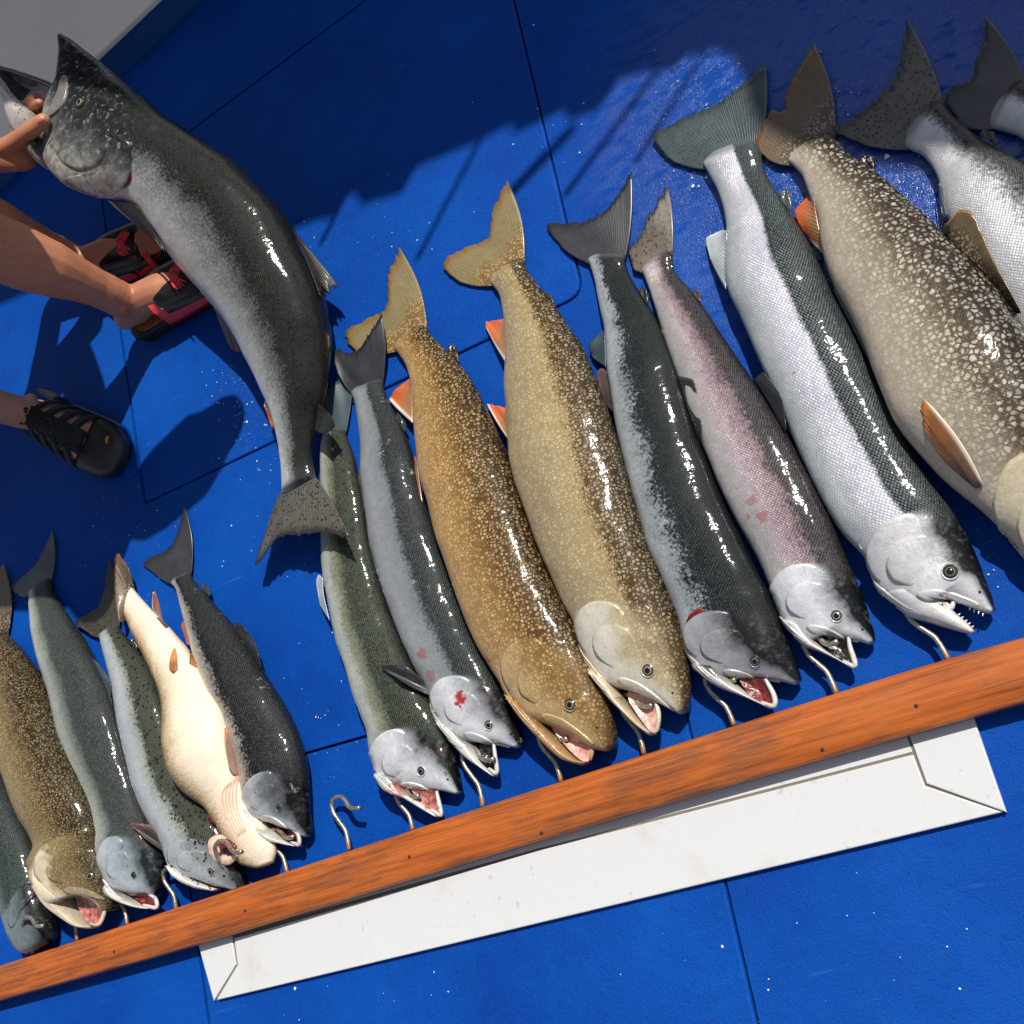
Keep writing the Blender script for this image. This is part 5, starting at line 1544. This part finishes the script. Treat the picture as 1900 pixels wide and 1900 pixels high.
def slide(fr, label, figure):
    """slide sandal: thick black sole, coral side band, black padded top, winged emblem"""
    root = empty('slide_sandal', tuple(fr(0.12, 0, 0) * np.array([1, 1, 0])), label, 'sandal')
    V, F = bevel_box_poly(sole_poly(fr, 44), 0.001, 0.017, 0.002)
    mesh_obj('outsole', V, F, M_BLACK, root, smooth=False)
    V, F = bevel_box_poly(sole_poly(fr, 44, grow=0.02), 0.0165, 0.031, 0.005)
    mesh_obj('midsole', V, F, M_BLACK, root, smooth=False)
    V, F = bevel_box_poly(sole_poly(fr, 44, grow=-0.13), 0.0305, 0.0335, 0.001)
    mesh_obj('footbed', V, F, M_BED, root, smooth=False)
    Hf = lambda x: 0.070 - (x - 0.10) * 0.24
    Wf = lambda x: 0.046 + (x - 0.10) * 0.05
    band('coral_band', fr, 0.094, 0.212, -96, 96, 0.012, Hf, Wf, M_CORAL, root, off=0.001, thick=0.004)
    band('top_pad', fr, lambda v: 0.094 + 0.020 * (1 - v) ** 2, lambda v: 0.208 - 0.012 * (1 - v), -52, 97, 0.012, Hf, Wf, M_BLACKPAD, root, off=0.004, thick=0.004, round_=0.005)
    band('pad_fold', fr, 0.116, 0.200, -68, -42, 0.012, Hf, Wf, M_BLACKPAD, root, off=0.0035, thick=0.003, round_=0.003)
    # winged round emblem, raised: an oval and its feathers, one moulded piece
    V, F = [], []

    def add_poly(poly, zoff):
        o = len(V)
        n = len(poly)
        for dz in (0.0, zoff):
            for x, th in poly:
                V.append(strap_surf(fr, x, th, 0.012, Hf(x), Wf(x), 0.0125 + dz))
        for k in range(n):
            F.append((o + k, o + (k + 1) % n, o + n + (k + 1) % n, o + n + k))
        F.append(tuple(o + n + k for k in range(n)))
    cx, ct = 0.166, -6.0
    add_poly([(cx + 0.0075 * math.cos(w), ct + 8 * math.sin(w)) for w in np.linspace(0, 2 * math.pi, 20, endpoint=False)], 0.0012)
    for sgn in (-1, 1):
        for k in range(6):
            a0 = math.radians(30 + k * 20)
            r1 = 0.021 - 0.0012 * k
            ca, sa = math.cos(a0), math.sin(a0) * sgn
            l1 = 1.0 - 0.09 * k
            pa = [(cx + 0.0085 * ca - 0.0018 * sa, ct + 9.5 * sa + 2.2 * ca), (cx + 0.022 * l1 * ca - 0.0020 * sa, ct + 30 * l1 * sa + 2.2 * ca),
                  (cx + 0.024 * l1 * ca + 0.0016 * sa, ct + 30 * l1 * sa - 2.2 * ca), (cx + 0.0085 * ca + 0.0018 * sa, ct + 9.5 * sa - 2.2 * ca)]
            add_poly(pa, 0.0010)
    mesh_obj('wing_emblem', V, F, M_CORAL, root, smooth=False)
    if figure:
        q = lambda x, th: strap_surf(fr, x, th, 0.012, Hf(x), Wf(x), 0.0065)
        ch = []
        for line, r in [([(0.150, -64), (0.158, -70), (0.163, -74)], 0.0022), ([(0.150, -64), (0.140, -60), (0.128, -57)], 0.0014), ([(0.150, -64), (0.157, -55), (0.163, -50)], 0.0014),
                        ([(0.163, -74), (0.172, -72), (0.182, -70)], 0.0016), ([(0.163, -74), (0.160, -84)], 0.0016)]:
            ch.append(tube([q(*p) for p in line], r, 6))
        V, F = [], []
        for v, f in ch:
            o = len(V)
            V += list(v)
            F += [tuple(i + o for i in g_) for g_ in f]
        mesh_obj('jumping_figure_mark', V, F, M_BLACK, root)
    return root


# --- the one who holds the fish: bare legs in slides, bent forward, right arm down to the jaw
fr_n = Frame((268, 616), (438, 500), 0.245)
fr_f = Frame((176, 538), (352, 440), 0.245)
kid_base = (fr_n(0.1, 0, 0) + fr_f(0.1, 0, 0)) / 2
kid = empty('person', (kid_base[0], kid_base[1], 0), 'person with bare legs in black slides, one hand gripping the held salmon\'s jaw', 'person')
ch_n, kn = foot_chains(fr_n, 0.0335, lean=(-0.02, 0.01))
ch_f, kf = foot_chains(fr_f, 0.0335, lean=(-0.03, 0.02))
fw = (fr_n.f + fr_f.f) / 2
fw /= np.linalg.norm(fw)
lf = np.array([-fw[1], fw[0], 0])
hip = kid_base - fw * 0.24 + np.array([0, 0, 0.50])
ch_body = []
for kpt, sg in ((kn, -1), (kf, 1)):
    ch_body.append(chain([kpt, (kpt + hip + lf * 0.09 * sg) / 2 + fw * 0.02, hip + lf * 0.085 * sg], [0.055, 0.070, 0.085]))
chest = hip + fw * 0.40 + np.array([0, 0, 0.22])
neck = chest + fw * 0.16 + np.array([0, 0, 0.05])
ch_body.append(chain([hip, (hip + chest) / 2 + np.array([0, 0, 0.03]), chest, neck - fw * 0.05], [0.14, 0.13, 0.15, 0.06], [0.10, 0.09, 0.10, 0.055]))
ch_body.append(chain([neck, neck + fw * 0.06 + np.array([0, 0, 0.01])], [0.05, 0.05]))
ch_body.append(chain([neck + fw * 0.10 + np.array([0, 0, 0.0]), neck + fw * 0.17 - np.array([0, 0, 0.05]), neck + fw * 0.20 - np.array([0, 0, 0.09])], [0.075, 0.08, 0.055], [0.09, 0.09, 0.06]))
wrist = P(-22, 294, 0.262)
for sg in (-1, 1):
    sh = chest + lf * 0.17 * sg + fw * 0.06
    if sg > 0:
        far_w = hip + lf * 0.26 + fw * 0.30 + np.array([0, 0, 0.02])
        ch_body.append(chain([chest + lf * 0.08, sh, (sh + far_w) / 2 + lf * 0.06, far_w], [0.06, 0.055, 0.042, 0.032]))
        ch_body.append(chain([far_w, far_w + fw * 0.06 - np.array([0, 0, 0.05])], [0.034, 0.026], [0.018, 0.014]))
    else:
        el = sh * 0.45 + wrist * 0.55 - fw * 0.10 + np.array([0, 0, 0.02])
        ch_body.append(chain([chest - lf * 0.08, sh, el, wrist], [0.06, 0.055, 0.043, 0.031]))
W_ = lambda u, v, z: P(u, v, z)
ch_hand = [
    chain([wrist, W_(15, 288, .255), W_(48, 290, .246)], [.031, .034, .030], [.026, .024, .021]),
    chain([W_(2, 280, .268), W_(32, 262, .277), W_(56, 242, .283), W_(80, 224, .282)], [.020, .0180, .0158, .0138]),
    chain([W_(40, 285, .246), W_(28, 236, .236), W_(40, 202, .246), W_(60, 183, .263)], [.011, .0105, .0095, .0085]),
    chain([W_(46, 290, .243), W_(40, 240, .230), W_(52, 206, .244), W_(73, 191, .264)], [.011, .0105, .0095, .0085]),
    chain([W_(52, 296, .240), W_(54, 248, .225), W_(64, 215, .235), W_(78, 203, .245)], [.0105, .010, .009, .008]),
    chain([W_(58, 304, .236), W_(68, 262, .222), W_(76, 232, .228), W_(84, 218, .236)], [.0095, .009, .008, .007]),
]
union('body', ch_n + ch_f + ch_body + ch_hand, M_SKIN, kid, 0.0034, 3)
M_NAIL = plain('finger_nail', (226, 140, 122), 0.25, coat=0.5)
tn = W_(77, 224, .2935)
ud = (CAM - tn) / np.linalg.norm(CAM - tn)
dv = W_(86, 217, .2935) - W_(70, 231, .2935)
dv /= np.linalg.norm(dv)
sv = np.cross(ud, dv)
V, F = [], []
for r, hgt in ((1.0, -0.0012), (0.8, 0.0004), (0.4, 0.0012), (0.05, 0.0014)):
    for w in np.linspace(0, 2 * math.pi, 18, endpoint=False):
        V.append(tn + dv * 0.0085 * r * math.cos(w) + sv * 0.0066 * r * math.sin(w) + ud * hgt)
for r in range(3):
    for k in range(18):
        F.append((r * 18 + k, r * 18 + (k + 1) % 18, (r + 1) * 18 + (k + 1) % 18, (r + 1) * 18 + k))
mesh_obj('thumb_nail', V, F, M_NAIL, kid)
M_SHORTS = rubber('dark_shorts_cloth', (38, 42, 52), (52, 56, 66), 0.8)
M_SHIRT = rubber('grey_shirt_cloth', (120, 124, 130), (142, 146, 150), 0.85)
union('shorts', [chain([(kpt * 0.45 + hip * 0.55), hip + lf * 0.085 * sg, hip + lf * 0.03 * sg + np.array([0, 0, 0.03])], [0.10, 0.115, 0.12]) for kpt, sg in ((kn, -1), (kf, 1))], M_SHORTS, kid, 0.012, 4)
union('shirt', [chain([hip + fw * 0.02 + np.array([0, 0, 0.02]), (hip + chest) / 2 + np.array([0, 0, 0.03]), chest + fw * 0.05], [0.16, 0.155, 0.175], [0.12, 0.115, 0.12])], M_SHIRT, kid, 0.012, 4)
slide(fr_n, 'black slide sandal with coral side panel and winged emblem on the nearer foot', False)
slide(fr_f, 'shaded black slide sandal with a red side panel and small jumping figure', True)

# --- second person: one foot in a closed-toe strap sandal
fr_2 = Frame((92, 772), (262, 872), 0.262)
p2 = empty('person', tuple(fr_2(0.1, 0, 0) * np.array([1, 1, 0])), 'person at the left edge of whom one bare shin in a strap sandal shows', 'person')
c2, k2 = foot_chains(fr_2, 0.022, lean=(-0.03, -0.02), fat=0.92)
off2 = fr_2.l * -0.26 - fr_2.f * 0.12
fr_3 = Frame((-225, 900), (-20, 985), 0.262)
c3, k3 = foot_chains(fr_3, 0.022, lean=(-0.03, -0.02), fat=0.92)
h2 = (k2 + k3) / 2 - fr_2.f * 0.12 + np.array([0, 0, 0.40])
b2 = [chain([kk, (kk + h2) / 2, h2 + fr_2.l * sg * 0.09], [0.056, 0.075, 0.09]) for kk, sg in ((k2, 1), (k3, -1))]
t2 = h2 + np.array([0, 0, 0.46])
b2.append(chain([h2, (h2 + t2) / 2, t2, t2 + np.array([0, 0, 0.08])], [0.16, 0.15, 0.18, 0.06], [0.11, 0.10, 0.11, 0.06], up=tuple(fr_2.f)))
b2.append(chain([t2 + np.array([0, 0, 0.12]), t2 + np.array([0, 0, 0.22]), t2 + np.array([0, 0, 0.30])], [0.06, 0.08, 0.06], [0.07, 0.095, 0.07], up=tuple(fr_2.f)))
for sg in (-1, 1):
    s_ = t2 + fr_2.l * 0.20 * sg
    b2.append(chain([t2 + fr_2.l * 0.08 * sg, s_, s_ - np.array([0, 0, 0.28]) + fr_2.l * 0.04 * sg, s_ - np.array([0, 0, 0.50]) + fr_2.f * 0.08, s_ - np.array([0, 0, 0.60]) + fr_2.f * 0.10], [0.06, 0.055, 0.042, 0.032, 0.03]))
union('body', c2 + c3 + b2, M_SKIN2, p2, 0.0045, 3)
union('shorts', [chain([(kk * 0.4 + h2 * 0.6), h2 + fr_2.l * sg * 0.09, h2 + np.array([0, 0, 0.08])], [0.11, 0.125, 0.15]) for kk, sg in ((k2, 1), (k3, -1))], M_SHORTS, p2, 0.012, 4)
union('shirt', [chain([h2 + np.array([0, 0, 0.05]), (h2 + t2) / 2, t2 - np.array([0, 0, 0.02])], [0.19, 0.18, 0.20], [0.14, 0.13, 0.13], up=tuple(fr_2.f))], M_SHIRT, p2, 0.012, 4)

M_TOE = rubber('dark_toe_rubber', (30, 30, 28), (52, 52, 48), 0.42, 260)
M_WEB = rubber('black_webbing', (12, 13, 16), (24, 26, 30), 0.7, 420)
M_NAVY = rubber('navy_webbing', (20, 40, 66), (30, 58, 92), 0.7, 420)
M_YEL = plain('yellow_tag', (206, 140, 30), 0.5)
M_GREYT = plain('grey_trim', (120, 122, 116), 0.5)


def strap_sandal(fr, label):
    root = empty('strap_sandal', tuple(fr(0.12, 0, 0) * np.array([1, 1, 0])), label, 'sandal')
    V, F = bevel_box_poly(sole_poly(fr, 44, w=0.98, grow=0.01), 0.001, 0.022, 0.004)
    mesh_obj('sole', V, F, M_TOE, root, smooth=False)
    Hf = lambda x: 0.081 - max(0, x - 0.09) * 0.32 if x < 0.21 else 0.0426 - (x - 0.21) * 0.25
    Wf = lambda x: 0.040 + max(0, x - 0.08) * 0.075 if x < 0.20 else 0.049
    # moulded toe cap
    V, F = [], []
    NU, NT_ = 12, 28
    for i in range(NU + 1):
        u = i / NU
        x = 0.166 + 0.106 * math.sin(u * math.pi / 2)
        sc = math.cos(u * math.pi / 2) ** 0.55 if u < 1 else 0.0
        for j in range(NT_ + 1):
            th = -95 + 190 * j / NT_
            xx = x - 0.030 * max(0, math.cos(math.radians(th))) * (1 - u) * -1 - 0.022 * (1 - u) * abs(math.sin(math.radians(th))) * -0.2
            a = math.radians(th)
            y = 0.051 * sc * math.copysign(abs(math.sin(a)) ** 0.8, a)
            z = 0.006 + (0.046 - 0.010 * u) * (sc ** 0.8) * abs(math.cos(a)) ** 0.55
            V.append(fr(xx, y, max(z, 0.004)))
    for i in range(NU):
        for j in range(NT_):
            a = i * (NT_ + 1) + j
            F.append((a, a + 1, a + NT_ + 2, a + NT_ + 1))
    toe = mesh_obj('toe_cap', V, F, M_TOE, root)
    sol = toe.modifiers.new('thickness', 'SOLIDIFY')
    sol.thickness = 0.003
    # four webbing straps on either side of the lacing spine
    for k, x in enumerate([0.082, 0.112, 0.142, 0.172]):
        for lo, hi in ((-95, -14), (14, 95)):
            band('strap', fr, (lambda v, x=x, lo=lo: x - 0.006 + 0.010 * (abs(v - (1 if lo < 0 else 0)))), (lambda v, x=x, lo=lo: x + 0.009 + 0.010 * (abs(v - (1 if lo < 0 else 0)))),
                 lo, hi, 0.010, Hf, Wf, M_WEB, root, off=0.002, thick=0.003, nx=5, nt=16, round_=0.001)
            band('strap_stripe', fr, (lambda v, x=x, lo=lo: x - 0.001 + 0.010 * (abs(v - (1 if lo < 0 else 0)))), (lambda v, x=x, lo=lo: x + 0.004 + 0.010 * (abs(v - (1 if lo < 0 else 0)))),
                 lo * 0.9, hi * 0.9, 0.010, Hf, Wf, M_NAVY, root, off=0.0055, thick=0.0008, nx=3, nt=14)
    band('lacing_spine', fr, 0.070, 0.205, -22, 16, 0.010, Hf, Wf, M_WEB, root, off=0.004, thick=0.004, nx=26, nt=8, round_=0.004, wob=0.0012)
    band('heel_collar', fr, -0.004, 0.060, 62, 100, 0.012, lambda x: 0.066, lambda x: 0.040, M_WEB, root, off=0.001, thick=0.004, nx=8, nt=8, round_=0.002)
    band('heel_collar', fr, -0.004, 0.060, -100, -62, 0.012, lambda x: 0.066, lambda x: 0.040, M_WEB, root, off=0.001, thick=0.004, nx=8, nt=8, round_=0.002)
    band('edge_trim', fr, 0.10, 0.235, 74, 86, 0.008, Hf, Wf, M_GREYT, root, off=0.006, thick=0.001, nx=14, nt=3)
    # bungee cord with its toggle
    q = lambda x, th, o: strap_surf(fr, x, th, 0.010, Hf(x), Wf(x), o)
    V, F = tube(resamp([q(0.200, -8, .012), q(0.16, -24, .013), q(0.13, 8, .014), q(0.10, -20, .014), q(0.075, 0, .014), fr(0.062, -0.008, 0.118), fr(0.060, -0.022, 0.112), q(0.08, -20, .014)], 50), 0.0018, 7)
    mesh_obj('bungee_cord', V, F, M_BLACK, root)
    V, F = tube([fr(0.078, 0.004, 0.104), fr(0.068, 0.002, 0.112), fr(0.058, 0.000, 0.120), fr(0.050, -0.001, 0.127)], [0.006, 0.0068, 0.0068, 0.0060], 12)
    mesh_obj('cord_toggle', V, F, M_BLACKPAD, root)
    V, F = [], []
    a, b, c = fr(0.236, 0.020, 0.0), fr(0.252, 0.016, 0.0), fr(0.244, 0.030, 0.0)
    for z in (0.040, 0.0465):
        for p_ in (a, b, c):
            V.append((p_[0], p_[1], z))
    F = [(3, 4, 5), (0, 1, 4, 3), (1, 2, 5, 4), (2, 0, 3, 5)]
    mesh_obj('yellow_tag', V, F, M_YEL, root, smooth=False)
    return root


strap_sandal(fr_3, 'dark tip of a sandal poking in at the left edge below the other strap sandal')
strap_sandal(fr_2, 'black closed-toe sandal with navy webbing straps and a bungee cord at the left edge')


# ------------------------------------------------------------------ loose scales, drops and grit on the deck
rnd = random.Random(11)
V, F = [], []
spots = []
for (cu, cv, ru, rv, n) in [(700, 420, 160, 90, 26), (470, 800, 60, 120, 60), (440, 720, 60, 50, 40), (1560, 190, 80, 60, 30), (1290, 330, 60, 40, 10), (300, 1000, 200, 120, 40), (1150, 200, 300, 150, 30),
                           (600, 1300, 40, 160, 24), (1500, 1750, 380, 140, 22), (700, 1850, 250, 60, 10), (1680, 330, 60, 60, 12), (1800, 1030, 60, 60, 16), (250, 250, 200, 150, 14), (180, 1120, 180, 60, 24)]:
    for _ in range(n):
        spots.append((rnd.gauss(cu, ru * 0.6), rnd.gauss(cv, rv * 0.6), abs(rnd.gauss(0.0002, 0.0006)) + 0.0003))
spots += [(1645, 290, .0042), (1285, 345, .003), (1311, 328, .003), (1296, 345, .002), (1560, 240, .002)]
for u, v, r in spots:
    c = P(u, v, 0.0022)
    o = len(V)
    n = 6
    a0 = rnd.random() * 6
    for k in range(n):
        w = a0 + 2 * math.pi * k / n
        V.append((c[0] + r * math.cos(w) * rnd.uniform(.7, 1.3), c[1] + r * math.sin(w) * rnd.uniform(.7, 1.3), 0.0018))
    V.append((c[0], c[1], 0.0018 + r * 0.5))
    for k in range(n):
        F.append((o + k, o + (k + 1) % n, o + n))
fl = mesh_obj('loose_scales', V, F, plain('fish_scale_white', (226, 232, 236), 0.25, coat=0.5), None, smooth=False)
fl['kind'] = 'stuff'
fl['label'] = 'tiny white fish scales and drops scattered over the blue deck'
fl['category'] = 'fish scales'
V, F = [], []
for _ in range(240):
    u, v = rnd.choice([(rnd.gauss(430, 60), rnd.gauss(770, 60)), (rnd.uniform(0, 1900), rnd.uniform(0, 1900)), (rnd.uniform(500, 1900), rnd.uniform(1600, 1900))])
    r = abs(rnd.gauss(0.0004, 0.0003)) + 0.0003
    c = P(u, v, 0.0)
    o = len(V)
    for k in range(5):
        w = rnd.random() + 2 * math.pi * k / 5
        V.append((c[0] + r * math.cos(w) * rnd.uniform(.6, 1.6), c[1] + r * math.sin(w), 0.0010))
    V.append((c[0], c[1], 0.0010 + r * 0.6))
    for k in range(5):
        F.append((o + k, o + (k + 1) % 5, o + 5))
gt = mesh_obj('deck_grit', V, F, plain('brown_grit', (62, 52, 38), 0.7), None, smooth=False)
gt['kind'] = 'stuff'
gt['label'] = 'brown specks of grit scattered over the blue deck'
gt['category'] = 'grit'
